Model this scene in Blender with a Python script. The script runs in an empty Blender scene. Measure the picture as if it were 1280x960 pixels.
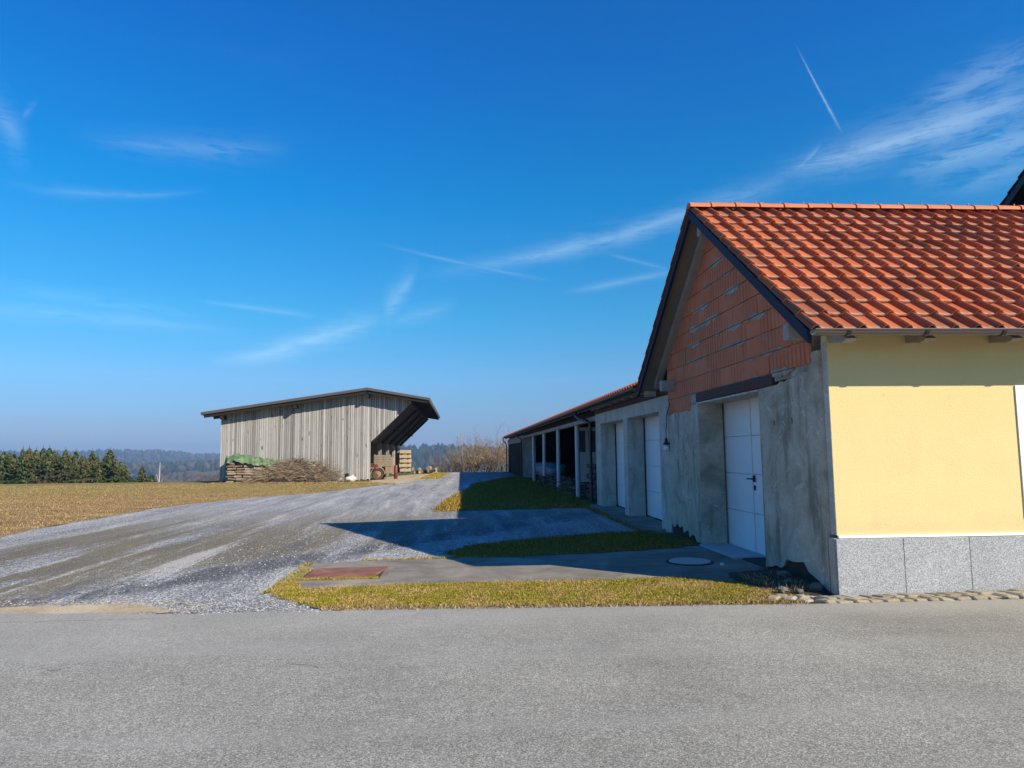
import bpy, bmesh, math, random
import numpy as np
from mathutils import Vector, Matrix, Euler
rng = random.Random(7)
NP = np.random.default_rng(11)
sc = bpy.context.scene
COL = sc.collection

# ------------------------------------------------------------------ camera
cam_d = bpy.data.cameras.new("camera")
cam = bpy.data.objects.new("camera", cam_d); COL.objects.link(cam)
yaw, pitch, roll = math.radians(4.2), math.radians(5.62), math.radians(0.6)
fw = Vector((math.sin(yaw)*math.cos(pitch), math.cos(yaw)*math.cos(pitch), math.sin(pitch)))
r0 = Vector((math.cos(yaw), -math.sin(yaw), 0)); u0 = r0.cross(fw)
rt = r0*math.cos(roll) - u0*math.sin(roll); up = rt.cross(fw)
cam.matrix_world = Matrix(((rt.x, up.x, -fw.x, 0), (rt.y, up.y, -fw.y, 0), (rt.z, up.z, -fw.z, 1.6), (0, 0, 0, 1)))
cam_d.sensor_width = 36; cam_d.lens = 36*880/1280
cam_d.clip_start = 0.05; cam_d.clip_end = 20000
sc.camera = cam

# ------------------------------------------------------------------ node helper
class G:
    """a thin wrapper that writes shader nodes"""
    def __init__(s, nt): s.nt = nt; s.n = nt.nodes; s.l = nt.links
    def new(s, t, **kw):
        n = s.n.new(t)
        for k, v in kw.items(): setattr(n, k, v)
        return n
    def put(s, sock, v):
        if v is None: return
        if isinstance(v, bpy.types.NodeSocket): s.l.new(v, sock)
        elif isinstance(v, (tuple, list)):
            v = tuple(v)
            if sock.type == 'RGBA' and len(v) == 3: v = v + (1,)
            sock.default_value = v
        else:
            sock.default_value = v if sock.type not in ('RGBA', 'VECTOR') else ((v, v, v, 1) if sock.type == 'RGBA' else (v, v, v))
    def m(s, op, a, b=0.0, c=None, clamp=False):
        n = s.new('ShaderNodeMath', operation=op, use_clamp=clamp)
        s.put(n.inputs[0], a); s.put(n.inputs[1], b)
        if c is not None: s.put(n.inputs[2], c)
        return n.outputs[0]
    def co(s, which='Object'): return s.new('ShaderNodeTexCoord').outputs[which]
    def map(s, v, scale=(1, 1, 1), rot=(0, 0, 0), loc=(0, 0, 0)):
        n = s.new('ShaderNodeMapping'); s.put(n.inputs['Vector'], v)
        n.inputs['Location'].default_value = loc; n.inputs['Rotation'].default_value = rot; n.inputs['Scale'].default_value = scale
        return n.outputs[0]
    def noise(s, v, scale=5, detail=4, rough=.55, dist=0):
        n = s.new('ShaderNodeTexNoise'); s.put(n.inputs['Vector'], v)
        n.inputs['Scale'].default_value = scale; n.inputs['Detail'].default_value = detail
        n.inputs['Roughness'].default_value = rough; n.inputs['Distortion'].default_value = dist
        return n.outputs['Fac']
    def voro(s, v, scale=30, out='Color', feature='F1'):
        n = s.new('ShaderNodeTexVoronoi', feature=feature); s.put(n.inputs['Vector'], v); n.inputs['Scale'].default_value = scale
        return n.outputs[out]
    def sep(s, v):
        n = s.new('ShaderNodeSeparateXYZ'); s.put(n.inputs[0], v); return n.outputs
    def ramp(s, f, stops, interp='LINEAR'):
        n = s.new('ShaderNodeValToRGB'); s.put(n.inputs[0], f); cr = n.color_ramp; cr.interpolation = interp
        while len(cr.elements) < len(stops): cr.elements.new(.5)
        for e, (p, c) in zip(cr.elements, stops):
            e.position = p; e.color = (c, c, c, 1) if not isinstance(c, (tuple, list)) else tuple(c) + (1,)
        return n.outputs[0]
    def step(s, f, a, b):
        n = s.new('ShaderNodeMapRange', interpolation_type='SMOOTHSTEP'); s.put(n.inputs[0], f)
        n.inputs[1].default_value = a; n.inputs[2].default_value = b
        return n.outputs[0]
    def mix(s, f, a, b, blend='MIX'):
        n = s.new('ShaderNodeMix', data_type='RGBA', blend_type=blend)
        s.put(n.inputs[0], f); s.put(n.inputs[6], a); s.put(n.inputs[7], b); return n.outputs[2]
    def rand(s): return s.new('ShaderNodeObjectInfo').outputs['Random']
    def attr(s, name): return s.new('ShaderNodeAttribute', attribute_name=name).outputs['Fac']
    def bump(s, h, strength=.3, dist=.02, normal=None):
        n = s.new('ShaderNodeBump'); s.put(n.inputs['Height'], h)
        n.inputs['Strength'].default_value = strength; n.inputs['Distance'].default_value = dist
        if normal is not None: s.put(n.inputs['Normal'], normal)
        return n.outputs[0]
    def hsv(s, c, h=.5, sat=1, v=1):
        n = s.new('ShaderNodeHueSaturation'); s.put(n.inputs['Color'], c)
        s.put(n.inputs['Hue'], h); s.put(n.inputs['Saturation'], sat); s.put(n.inputs['Value'], v); return n.outputs[0]

MATS = {}
def mat(name, fn):
    m = bpy.data.materials.new(name); m.use_nodes = True; nt = m.node_tree; nt.nodes.clear(); g = G(nt)
    o = nt.nodes.new('ShaderNodeOutputMaterial'); b = nt.nodes.new('ShaderNodeBsdfPrincipled'); nt.links.new(b.outputs[0], o.inputs[0])
    r = fn(g)
    g.put(b.inputs['Base Color'], r['c']); g.put(b.inputs['Roughness'], r.get('r', .8))
    if 'n' in r: g.put(b.inputs['Normal'], r['n'])
    g.put(b.inputs['Metallic'], r.get('metal', 0.0)); g.put(b.inputs['Specular IOR Level'], r.get('s', .4))
    if 't' in r: g.put(b.inputs['Transmission Weight'], r['t'])
    MATS[name] = m
    return m

# ------------------------------------------------------------------ world: clear blue sky with thin cirrus
SUN = Vector((1.252, -1.108, 1.0)).normalized()          # towards the sun
world = bpy.data.worlds.new("World"); sc.world = world; world.use_nodes = True
def build_world():
    nt = world.node_tree; nt.nodes.clear(); g = G(nt)
    sky = g.new('ShaderNodeTexSky', sky_type='NISHITA'); sky.sun_disc = False
    sky.sun_elevation = math.asin(SUN.z); sky.sun_rotation = math.atan2(SUN.x, SUN.y)
    sky.altitude = 300; sky.air_density = 1.0; sky.dust_density = .2; sky.ozone_density = 10
    d = g.sep(g.co('Generated'))
    az = g.m('MULTIPLY', g.m('ARCTAN2', d[0], d[1]), 57.2958)
    el = g.m('MULTIPLY', g.m('ARCSINE', d[2]), 57.2958)
    comb = g.new('ShaderNodeCombineXYZ'); g.put(comb.inputs[0], az); g.put(comb.inputs[1], el)
    v = comb.outputs[0]
    tone = g.ramp(g.m('DIVIDE', el, 90.0), [(0, (.55, .52, .62)), (.022, (.56, .54, .63)), (.067, (.66, .82, .82)), (.117, (.36, .97, .92)), (.222, (.05, 1.0, 1.12)), (.333, (.04, .88, 1.27)), (.5, (.06, .80, 1.28)), (1, (.07, .79, 1.28))])
    c = g.mix(1.0, sky.outputs[0], tone, 'MULTIPLY')
    wob = g.m('SUBTRACT', g.noise(g.map(v, (.12, .3, 1)), 1, 3, .5), .5)
    fine = g.noise(g.map(v, (.22, 1.7, 1), rot=(0, 0, -.25)), 1, 10, .68, 1.6)
    fine2 = g.noise(g.map(v, (.33, .9, 1), rot=(0, 0, .35), loc=(4, 9, 0)), 1, 9, .66, 1.0)
    total = None
    # streak: (az0, el0)-(az1, el1), sag, half width at each end, strength, wobble, break-up
    S = [(-4, 14.4, 30, 21.2, -.6, .35, .7, .42, 1.2, .5), (24, 20.2, 46, 22.6, .3, .6, 1.2, .60, 1.2, .6), (26.4, 20.4, 29.2, 22.6, -.3, .35, .2, .36, .5, .6),
         (27.4, 29.2, 30.6, 22.3, 0, .06, .20, .62, .0, .12), (33, 19.1, 45, 20.2, 0, .9, 1.1, .42, 1.2, .9), (34, 23.2, 44, 24.6, .3, .5, .9, .34, 1.2, .9),
         (36, 17.2, 46, 18.8, .1, .4, .8, .26, 1.0, .7), (30.5, 21.4, 35.5, 22.3, .1, .2, .5, .34, .8, .6),
         (-20, 6.9, -5.2, 11.6, -.6, .35, .85, .50, .7, .4), (-6.8, 10.9, -3.3, 15.0, -.3, 1.2, .6, .30, .9, .8), (-6.5, 10.6, 0, 12.2, -.2, .5, .4, .20, .8, .5),
         (-7, 16.8, 8, 13.8, 0, .10, .12, .24, .1, .4), (8, 12.9, 19, 14.5, -.1, .2, .25, .26, .4, .4), (11.5, 16.1, 18, 14.1, 0, .1, .14, .2, .1, .3),
         (-29, 21.9, -13, 23.4, -.4, .5, .7, .20, .8, .8), (-33, 18.0, -19.5, 19.6, -.5, .35, .15, .19, .4, .6), (-34.5, 23.5, -31, 20.0, 0, .5, 1.1, .26, 1.2, .9),
         (-31.8, 22.0, -30.8, 23.4, 0, .3, .3, .16, .6, .7), (-21, 11.6, -10.5, 10.7, .05, .10, .25, .24, .4, .4), (-38, 9.7, -16, 9.3, .3, .5, .5, .22, .8, .7), (-36, 11.2, -18, 10.2, .2, .5, .5, .14, .8, .7)]
    for a0, e0, a1, e1, sag, w0, w1, k, wb, br in S:
        t = g.m('DIVIDE', g.m('SUBTRACT', az, a0), a1-a0)
        tt = g.m('MINIMUM', g.m('MAXIMUM', t, 0.0), 1.0)
        line = g.m('ADD', g.m('MULTIPLY_ADD', tt, e1-e0, e0), g.m('MULTIPLY', g.m('MULTIPLY', tt, g.m('SUBTRACT', 1.0, tt)), 4*sag))
        line = g.m('MULTIPLY_ADD', wob, wb, line)
        w = g.m('MULTIPLY', g.m('MULTIPLY_ADD', tt, w1-w0, w0), g.m('MULTIPLY_ADD', fine, 1.1, .28))
        q = g.m('DIVIDE', g.m('SUBTRACT', el, line), w)
        body = g.m('DIVIDE', 1.0, g.m('ADD', 1.0, g.m('POWER', g.m('ABSOLUTE', q), 1.7)))
        body = g.m('MULTIPLY', body, g.step(g.m('ABSOLUTE', q), 4.0, 1.0))
        ends = g.m('MULTIPLY', g.step(t, -.04, .40), g.step(t, 1.05, .60))
        f = g.m('MULTIPLY', body, ends)
        f = g.m('MULTIPLY', f, g.m('MULTIPLY_ADD', g.m('SUBTRACT', g.m('MULTIPLY', g.m('ADD', fine, fine2), 1.0), 1.0), 4.2*br, .92, clamp=True))
        f = g.m('MULTIPLY', f, k)
        total = f if total is None else g.m('MAXIMUM', total, f)
    veil = g.m('MULTIPLY', g.step(g.noise(g.map(v, (.03, .16, 1), rot=(0, 0, -.12)), 1, 5, .6, .4), .52, .85), .05)
    veil = g.m('MULTIPLY', veil, g.step(el, 0, 8))
    total = g.m('ADD', total, veil, clamp=True)
    white = g.mix(.25, (6.6, 8.2, 9.0), c)
    c = g.mix(g.m('MULTIPLY', total, .56), c, white)
    bg = g.new('ShaderNodeBackground'); g.put(bg.inputs[0], c); bg.inputs[1].default_value = .10
    out = g.new('ShaderNodeOutputWorld'); g.l.new(bg.outputs[0], out.inputs[0])
build_world()

sun_d = bpy.data.lights.new("sun", 'SUN'); sun_d.energy = 5.0; sun_d.angle = math.radians(.5); sun_d.color = (1, .88, .67)
sun = bpy.data.objects.new("sun", sun_d); COL.objects.link(sun); sun.location = (20, -20, 30)
sun.rotation_euler = (-SUN).to_track_quat('-Z', 'Y').to_euler()
sc.view_settings.view_transform = 'Standard'; sc.view_settings.look = 'None'; sc.view_settings.gamma = 1; sc.view_settings.exposure = 0.6
sc.cycles.volume_bounces = 0; sc.cycles.max_bounces = 8; sc.cycles.diffuse_bounces = 5

# ------------------------------------------------------------------ mesh helpers
class MB:
    def __init__(s): s.v = []; s.f = []; s.mi = []; s.t = []
    def add(s, vs, fs, mi=0, tint=0.0):
        k = len(s.v); s.v += [tuple(p) for p in vs]
        for f in fs: s.f.append(tuple(i+k for i in f)); s.mi.append(mi); s.t.append(tint)
        return s
    def box(s, a, b, mi=0, tint=0.0):
        x0, y0, z0 = a; x1, y1, z1 = b
        return s.add([(x0,y0,z0),(x1,y0,z0),(x1,y1,z0),(x0,y1,z0),(x0,y0,z1),(x1,y0,z1),(x1,y1,z1),(x0,y1,z1)],
                     [(0,3,2,1),(4,5,6,7),(0,1,5,4),(1,2,6,5),(2,3,7,6),(3,0,4,7)], mi, tint)
    def cbox(s, a, b, c=.01, mi=0, jit=0):
        """a box with chamfered edges (24 corners)"""
        bm = bmesh.new(); bmesh.ops.create_cube(bm, size=1)
        for v in bm.verts:
            v.co = Vector([a[i] if v.co[i] < 0 else b[i] for i in range(3)])
            if jit: v.co += Vector([rng.uniform(-jit, jit) for _ in range(3)])
        bmesh.ops.bevel(bm, geom=bm.edges[:], offset=c, segments=1, affect='EDGES', clamp_overlap=True)
        bm.verts.index_update()
        s.add([v.co[:] for v in bm.verts], [[v.index for v in f.verts] for f in bm.faces], mi); bm.free(); return s
    def prism(s, poly, axis, lo, hi, mi=0):
        """extrude a 2-D polygon along an axis; axis x: poly=(y,z), y: (x,z), z: (x,y)"""
        n = len(poly)
        def P(p, h): return (h, p[0], p[1]) if axis == 'x' else (p[0], h, p[1]) if axis == 'y' else (p[0], p[1], h)
        ar = sum(poly[i][0]*poly[(i+1) % n][1]-poly[(i+1) % n][0]*poly[i][1] for i in range(n))
        if (ar < 0) != (axis == 'y'): poly = poly[::-1]
        vs = [P(p, lo) for p in poly]+[P(p, hi) for p in poly]
        return s.add(vs, [tuple(range(n))[::-1], tuple(range(n, 2*n))]+[(i, (i+1) % n, (i+1) % n+n, i+n) for i in range(n)], mi)
    def tube(s, pts, r, n=8, mi=0, caps=True, tint=0.0):
        pts = [Vector(p) for p in pts]; k = len(pts)
        rs = r if isinstance(r, (list, tuple)) else [r]*k
        vs = []
        for i, p in enumerate(pts):
            d = (pts[min(i+1, k-1)]-pts[max(i-1, 0)]).normalized()
            a = d.cross(Vector((0, 0, 1)) if abs(d.z) < .95 else Vector((1, 0, 0))).normalized(); b = d.cross(a)
            for j in range(n):
                t = 2*math.pi*j/n; vs.append(p+(a*math.cos(t)+b*math.sin(t))*rs[i])
        fs = [(i*n+j, i*n+(j+1) % n, (i+1)*n+(j+1) % n, (i+1)*n+j) for i in range(k-1) for j in range(n)]
        if caps: fs += [tuple(range(n))[::-1], tuple(range((k-1)*n, k*n))]
        return s.add(vs, fs, mi, tint)
    def beam(s, p, q, w, h, mi=0, upv=(0, 0, 1)):
        p, q = Vector(p), Vector(q); d = (q-p).normalized(); u = Vector(upv)
        a = d.cross(u).normalized()*w/2; b = a.cross(d).normalized()*h/2
        vs = [p-a-b, p+a-b, p+a+b, p-a+b, q-a-b, q+a-b, q+a+b, q-a+b]
        return s.add(vs, [(0,1,2,3),(4,7,6,5),(0,4,5,1),(1,5,6,2),(2,6,7,3),(3,7,4,0)], mi)
    def lathe(s, c, prof, n=16, mi=0, axis='z'):
        vs = []
        for r, h in prof:
            for j in range(n):
                t = 2*math.pi*j/n; a, b = r*math.cos(t), r*math.sin(t)
                vs.append((c[0]+a, c[1]+b, c[2]+h) if axis == 'z' else (c[0]+a, c[1]+h, c[2]-b) if axis == 'y' else (c[0]+h, c[1]+a, c[2]+b))
        k = len(prof)
        fs = [(i*n+j, i*n+(j+1) % n, (i+1)*n+(j+1) % n, (i+1)*n+j) for i in range(k-1) for j in range(n)]
        fs += [tuple(range(n))[::-1], tuple(range((k-1)*n, k*n))]
        return s.add(vs, fs, mi)
    def mesh(s, name, mats, off=(0, 0, 0), smooth=False, tint=False):
        me = bpy.data.meshes.new(name)
        me.from_pydata([(v[0]-off[0], v[1]-off[1], v[2]-off[2]) for v in s.v], [], s.f); 
        for m in (mats if isinstance(mats, (list, tuple)) else [mats]): me.materials.append(MATS[m] if isinstance(m, str) else m)
        me.polygons.foreach_set('material_index', s.mi)
        if smooth:
            me.polygons.foreach_set('use_smooth', [True]*len(s.f))
            if smooth != True: me.set_sharp_from_angle(angle=math.radians(smooth))
        if tint:
            a = me.attributes.new('tint', 'FLOAT', 'FACE'); a.data.foreach_set('value', s.t)
        me.update(); return me
SKEW = .0175
def root_name(o):
    while o is not None and o.parent is not None: o = o.parent
    return o.name if o else ''
def wloc(o):
    p = Vector((0, 0, 0))
    while o is not None: p += o.location; o = o.parent
    return p
def put(name, mesh, parent=None, loc=(0, 0, 0), rot=None, label=None):
    o = bpy.data.objects.new(name, mesh); COL.objects.link(o); o.parent = parent; o.location = loc
    if rot is not None: o.rotation_euler = rot
    if parent is not None and root_name(parent) == 'house' and o.location.x: o.location.y -= SKEW*o.location.x
    if label: o['label'] = label
    return o
def part(name, mb, mats, parent, smooth=False, tint=False, label=None, kind=None):
    if parent is not None and root_name(parent) == 'house': mb.v = [(v[0], v[1]-SKEW*(v[0]-GX), v[2]) for v in mb.v]
    o = put(name, mb.mesh(name, mats, wloc(parent) if parent else (0, 0, 0), smooth, tint), parent, label=label)
    if kind: o['kind'] = kind
    return o
def tag(o, label, cat, group=None):
    o['label'] = label; o['category'] = cat
    if group: o['group'] = group
    return o
def thing(name, loc, label, cat, group=None, rotz=0):
    o = bpy.data.objects.new(name, None); COL.objects.link(o); o.location = loc; o.rotation_euler = (0, 0, rotz); o.empty_display_size = .3
    return tag(o, label, cat, group)
def solid(name, mb, mats, base, label, cat, group=None, smooth=False, tint=False):
    """a thing that is one mesh, its origin at its base"""
    return tag(put(name, mb.mesh(name, mats, base, smooth, tint), None, base), label, cat, group)
def setting(name, mb, mats, kind='structure', smooth=False, tint=False, label=None, cat=None):
    o = put(name, mb.mesh(name, mats, (0, 0, 0), smooth, tint)); o['kind'] = kind
    if label: o['label'] = label
    if cat: o['category'] = cat
    return o
def dup(root, loc, rotz=0, scale=None, label=None, group=None):
    r = root.copy(); COL.objects.link(r); r.location = loc; r.rotation_euler = (0, 0, rotz)
    if scale: r.scale = scale if isinstance(scale, (tuple, list)) else (scale,)*3
    if label: r['label'] = label
    if group: r['group'] = group
    for ch in list(root.children):
        c = ch.copy(); COL.objects.link(c); c.parent = r
        for k in list(ch.children):
            d = k.copy(); COL.objects.link(d); d.parent = c
    return r
def clip(poly, fs):
    """clip a convex polygon by half planes a*x+b*y<=c"""
    for a, b, c in fs:
        out = []
        for i, p in enumerate(poly):
            q = poly[(i+1) % len(poly)]; dp = a*p[0]+b*p[1]-c; dq = a*q[0]+b*q[1]-c
            if dp <= 0: out.append(p)
            if dp*dq < 0: t = dp/(dp-dq); out.append((p[0]+(q[0]-p[0])*t, p[1]+(q[1]-p[1])*t))
        poly = out
        if len(poly) < 3: return None
    return poly
def rough_edge(poly, step, amp):
    out = []; n = len(poly)
    for i in range(n):
        a, b = Vector(poly[i]), Vector(poly[(i+1) % n]); d = b-a; k = max(1, int(d.length/step)); nn = Vector((-d.y, d.x)).normalized()
        for j in range(k):
            p = a+d*(j/k); e = (math.sin(p.x*2.3+p.y*3.1)+math.sin(p.x*5.7-p.y*4.3))*.35+rng.uniform(-.8, .8)
            out.append(tuple(p+nn*e*amp))
    return out
def inside(P, poly):
    x, y = P[:, 0], P[:, 1]; r = np.zeros(len(P), bool); n = len(poly)
    for i in range(n):
        (x0, y0), (x1, y1) = poly[i], poly[(i+1) % n]
        if y0 == y1: continue
        c = ((y0 > y) != (y1 > y)) & (x < (x1-x0)*(y-y0)/(y1-y0)+x0); r ^= c
    return r
def scatter(poly, n, seed=1):
    p = np.array(poly); lo, hi = p.min(0), p.max(0); out = np.zeros((0, 2)); R = np.random.default_rng(seed)
    while len(out) < n:
        q = R.uniform(lo, hi, (n, 2)); out = np.vstack([out, q[inside(q, poly)]])
    return out[:n]
def np_object(name, V, F, mats, kind, tint=None, mi=None):
    me = bpy.data.meshes.new(name); k = F.shape[1]
    me.vertices.add(len(V)); me.vertices.foreach_set('co', V.astype(np.float32).ravel())
    me.loops.add(F.size); me.loops.foreach_set('vertex_index', F.astype(np.int32).ravel())
    me.polygons.add(len(F)); me.polygons.foreach_set('loop_start', np.arange(0, F.size, k, dtype=np.int32))
    if tint is not None:
        a = me.attributes.new('tint', 'FLOAT', 'FACE'); a.data.foreach_set('value', tint.astype(np.float32))
    for m in (mats if isinstance(mats, (list, tuple)) else [mats]): me.materials.append(MATS[m])
    if mi is not None: me.polygons.foreach_set('material_index', mi.astype(np.int32))
    me.update(calc_edges=True); me.validate()
    o = put(name, me)
    if kind: o['kind'] = kind
    return o
def blades(name, P, z, hmin, hmax, w, m, seed=3, lean=.6):
    """short grass blades: one bent triangle pair each"""
    R = np.random.default_rng(seed); n = len(P)
    a = R.uniform(0, 6.283, n); h = R.uniform(hmin, hmax, n); l = R.uniform(.1, lean, n)*h; b = R.uniform(0, 6.283, n); ww = w*R.uniform(.6, 1.4, n)
    z = np.broadcast_to(z, (n,))
    base = np.c_[P, z]; s = np.c_[np.cos(a)*ww, np.sin(a)*ww, np.zeros(n)]; d = np.c_[np.cos(b)*l, np.sin(b)*l, h]
    V = np.stack([base-s, base+s, base+d*np.array([.45, .45, .65])+s*.7, base+d], 1).reshape(-1, 3)
    i = np.arange(n)*4
    F = np.vstack([np.c_[i, i+1, i+2], np.c_[i, i+2, i+3]])
    t = R.uniform(0, 1, n)
    return np_object(name, V, F, m, 'stuff', np.r_[t, t])
def pebbles(name, P, z, rmin, rmax, m, seed=5):
    R = np.random.default_rng(seed); n = len(P)
    base = np.array([(1, 0, 0), (0, 1, 0), (-1, 0, 0), (0, -1, 0), (0, 0, 1)], float)
    r = rmin+(rmax-rmin)*R.uniform(0, 1, n)**3
    o = base[None]*r[:, None, None]*R.uniform(.6, 1.3, (n, 5, 1)); o[:, 4, 2] *= .75
    a = R.uniform(0, 6.283, n); c, s = np.cos(a)[:, None], np.sin(a)[:, None]
    x = o[..., 0]*c-o[..., 1]*s; y = o[..., 0]*s+o[..., 1]*c
    V = np.stack([x+P[:, 0:1], y+P[:, 1:2], o[..., 2]+z], -1).reshape(-1, 3)
    i = np.arange(n)*5
    F = np.vstack([np.c_[i+k, i+(k+1) % 4, i+4] for k in range(4)])
    t = R.uniform(0, 1, n)
    return np_object(name, V, F, m, 'stuff', np.tile(t, 4))

# ------------------------------------------------------------------ materials
def flat(name, c, r=.7, var=.12, sc_=6, metal=0., s=.4, bump=0, bs=60):
    def fn(g):
        v = g.co(); n = g.noise(v, sc_, 5, .6)
        col = g.hsv(c, .5, 1, g.m('MULTIPLY_ADD', g.m('SUBTRACT', n, .5), 2*var, 1.0))
        d = dict(c=col, r=r, metal=metal, s=s)
        if bump: d['n'] = g.bump(g.noise(v, bs, 4), bump, .01)
        return d
    return mat(name, fn)
def m_asphalt(g):
    v = g.co()
    stone = g.sep(g.voro(v, 125))[0]; fine = g.noise(v, 210, 2, .7); patch = g.noise(v, .55, 4, .6, .3); mid = g.noise(v, 7, 4, .7)
    c = g.ramp(stone, [(0, (.16, .155, .132)), (.4, (.275, .268, .235)), (.75, (.39, .38, .336)), (1, (.58, .565, .505))])
    c = g.mix(g.step(fine, .56, .70), c, (.46, .446, .40)); c = g.mix(g.m('MULTIPLY', g.step(fine, .45, .35), .75), c, (.09, .087, .077))
    c = g.hsv(c, .5, 1, g.m('MULTIPLY_ADD', g.m('SUBTRACT', patch, .5), .95, .98)); c = g.hsv(c, .5, 1, g.m('MULTIPLY_ADD', g.m('SUBTRACT', mid, .5), .35, 1.0))
    tr = g.noise(g.map(v, (.10, 1.1, 1), rot=(0, 0, .03)), 1, 3, .5)       # worn wheel tracks run along the road
    c = g.mix(g.m('MULTIPLY', g.step(tr, .48, .70), .38), c, (.40, .39, .36))
    c = g.mix(g.m('MULTIPLY', g.step(g.sep(v)[1], 5.9, 7.3), .38), c, (.44, .425, .385))
    xy = g.sep(v); wv = g.m('MULTIPLY', g.m('SUBTRACT', g.noise(v, 3.2, 5, .6), .5), .22)
    for (x0, y0, x1, y1, wd, k) in ((-4.9, 7.35, -2.9, 7.38, .010, .7), (-12, 7.15, -4.9, 7.32, .010, .6), (-1.35, 5.72, -1.05, 5.55, .012, .7), (3.2, 7.30, 3.7, 7.12, .008, .6), (-3.1, 5.70, -3.0, 5.74, .018, .8)):
        t = g.m('DIVIDE', g.m('SUBTRACT', xy[0], x0), x1-x0); dl = g.m('ABSOLUTE', g.m('SUBTRACT', g.m('SUBTRACT', xy[1], g.m('MULTIPLY_ADD', t, y1-y0, y0)), wv))
        c = g.mix(g.m('MULTIPLY', g.m('MULTIPLY', g.step(dl, wd, wd*.3), k), g.m('MULTIPLY', g.step(t, 0, .1), g.step(t, 1, .9))), c, (.05, .05, .05))
    h = g.m('ADD', g.m('MULTIPLY', stone, .8), fine)
    return dict(c=c, r=.85, n=g.bump(h, .7, .009), s=.2)
mat('asphalt', m_asphalt)
def m_gravel(g):
    v = g.co()
    st = g.voro(v, 38); s3 = g.sep(st); s2 = g.sep(g.voro(v, 75))
    grey = g.ramp(s3[0], [(0, (.11, .115, .125)), (.4, (.26, .268, .275)), (.75, (.44, .445, .445)), (1, (.78, .77, .74))])
    grey = g.mix(g.m('MULTIPLY', s2[1], .5), grey, g.ramp(s2[0], [(0, (.13, .135, .145)), (1, (.56, .56, .555))]))
    tan = g.ramp(g.m('ADD', g.m('MULTIPLY', s2[0], .6), g.m('MULTIPLY', g.noise(v, 30, 3), .4)), [(.1, (.095, .080, .052)), (.6, (.195, .165, .108)), (1, (.42, .375, .28))])
    w = g.map(v, (.75, .075, 1), rot=(0, 0, .20))
    st1 = g.noise(w, 1.6, 5, .62, .5); st2 = g.noise(g.map(v, (1.3, .10, 1), rot=(0, 0, .28), loc=(3, 7, 0)), 1.4, 5, .65, .4)
    x, y = g.sep(v)[0], g.sep(v)[1]
    hf = g.m('MULTIPLY', g.m('SUBTRACT', g.noise(v, 9, 7, .82), .5), .42); hs = g.m('MULTIPLY', g.m('SUBTRACT', s2[2], .5), .10)
    st1 = g.m('ADD', st1, g.m('ADD', hf, hs)); st2 = g.m('ADD', st2, g.m('ADD', hf, hs))
    d = g.m('ADD', g.m('MULTIPLY_ADD', x, -.788, -3.62), g.m('MULTIPLY_ADD', y, .615, -5.23))       # offset from the wheel lane that swings in from the road
    d = g.m('MULTIPLY_ADD', g.m('SUBTRACT', g.noise(v, .9, 8, .75), .5), 1.5, d)
    near = g.step(y, 24, 14)
    left = g.m('MULTIPLY', g.m('MULTIPLY', g.step(d, .25, .8), g.step(x, -8.7, -7.6)), near)
    c = g.mix(g.m('MULTIPLY', g.step(st1, .36, .50), g.m('MULTIPLY_ADD', left, .88, .06)), grey, tan)
    lane = g.m('MULTIPLY', g.m('MULTIPLY', g.step(g.m('ABSOLUTE', d), .75, .2), near), g.step(g.m('ADD', g.noise(w, 2.3, 4, .6), g.m('ADD', hf, hs)), .36, .52))
    c = g.mix(g.m('MULTIPLY', lane, .82), c, (.062, .065, .070))
    c = g.mix(g.m('MULTIPLY', g.step(st2, .50, .66), .5), c, (.10, .105, .115))
    c = g.mix(g.m('MULTIPLY', g.step(st2, .43, .33), .62), c, (.62, .61, .58))
    c = g.hsv(c, .5, 1, g.m('MULTIPLY_ADD', g.m('SUBTRACT', g.noise(v, .35, 3), .5), .5, 1.0))
    h = g.m('ADD', g.voro(v, 38, 'Distance'), g.m('MULTIPLY', g.noise(v, 20, 4), .6))
    return dict(c=c, r=.9, n=g.bump(h, .7, .03), s=.2)
mat('gravel', m_gravel)
mat('pebble', lambda g: dict(c=g.ramp(g.attr('tint'), [(0, (.11, .115, .13)), (.5, (.27, .28, .29)), (.85, (.42, .425, .43)), (1, (.55, .545, .53))]), r=.85, s=.2))
mat('sand_pebble', lambda g: dict(c=g.ramp(g.attr('tint'), [(0, (.25, .2, .13)), (1, (.55, .5, .42))]), r=.85, s=.2))
def m_field(g):
    v = g.co(); y = g.sep(v)[1]; x = g.sep(v)[0]
    n1 = g.noise(g.map(v, (.5, 1.6, 1), rot=(0, 0, -.1)), 1.2, 6, .65, .6); n2 = g.noise(g.map(v, (1, 1.6, 1)), 5.5, 7, .74); n3 = g.noise(g.map(v, (.06, .45, 1), rot=(0, 0, -.06)), 1, 4, .6)
    c = g.ramp(g.m('ADD', g.m('MULTIPLY', n1, .45), g.m('MULTIPLY', n2, .55)), [(.32, (.10, .052, .022)), (.45, (.24, .142, .060)), (.55, (.37, .24, .108)), (.68, (.54, .39, .19))])
    c = g.mix(g.m('MULTIPLY', g.step(n3, .46, .62), .7), c, (.45, .32, .145))
    yy = g.m('ADD', y, g.m('MULTIPLY', g.m('SUBTRACT', n3, .5), 14))
    c = g.mix(g.m('MULTIPLY', g.step(yy, 26, 36), .8), c, g.ramp(n1, [(.3, (.15, .14, .035)), (.7, (.32, .28, .085))]))
    return dict(c=c, r=.95, n=g.bump(g.m('ADD', n2, g.m('MULTIPLY', n1, 1.4)), .9, .12), s=.1)
mat('field', m_field)
mat('straw', lambda g: dict(c=g.ramp(g.attr('tint'), [(0, (.16, .095, .042)), (.5, (.34, .225, .105)), (.85, (.48, .36, .19)), (1, (.24, .21, .07))]), r=.9, s=.1))
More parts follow.
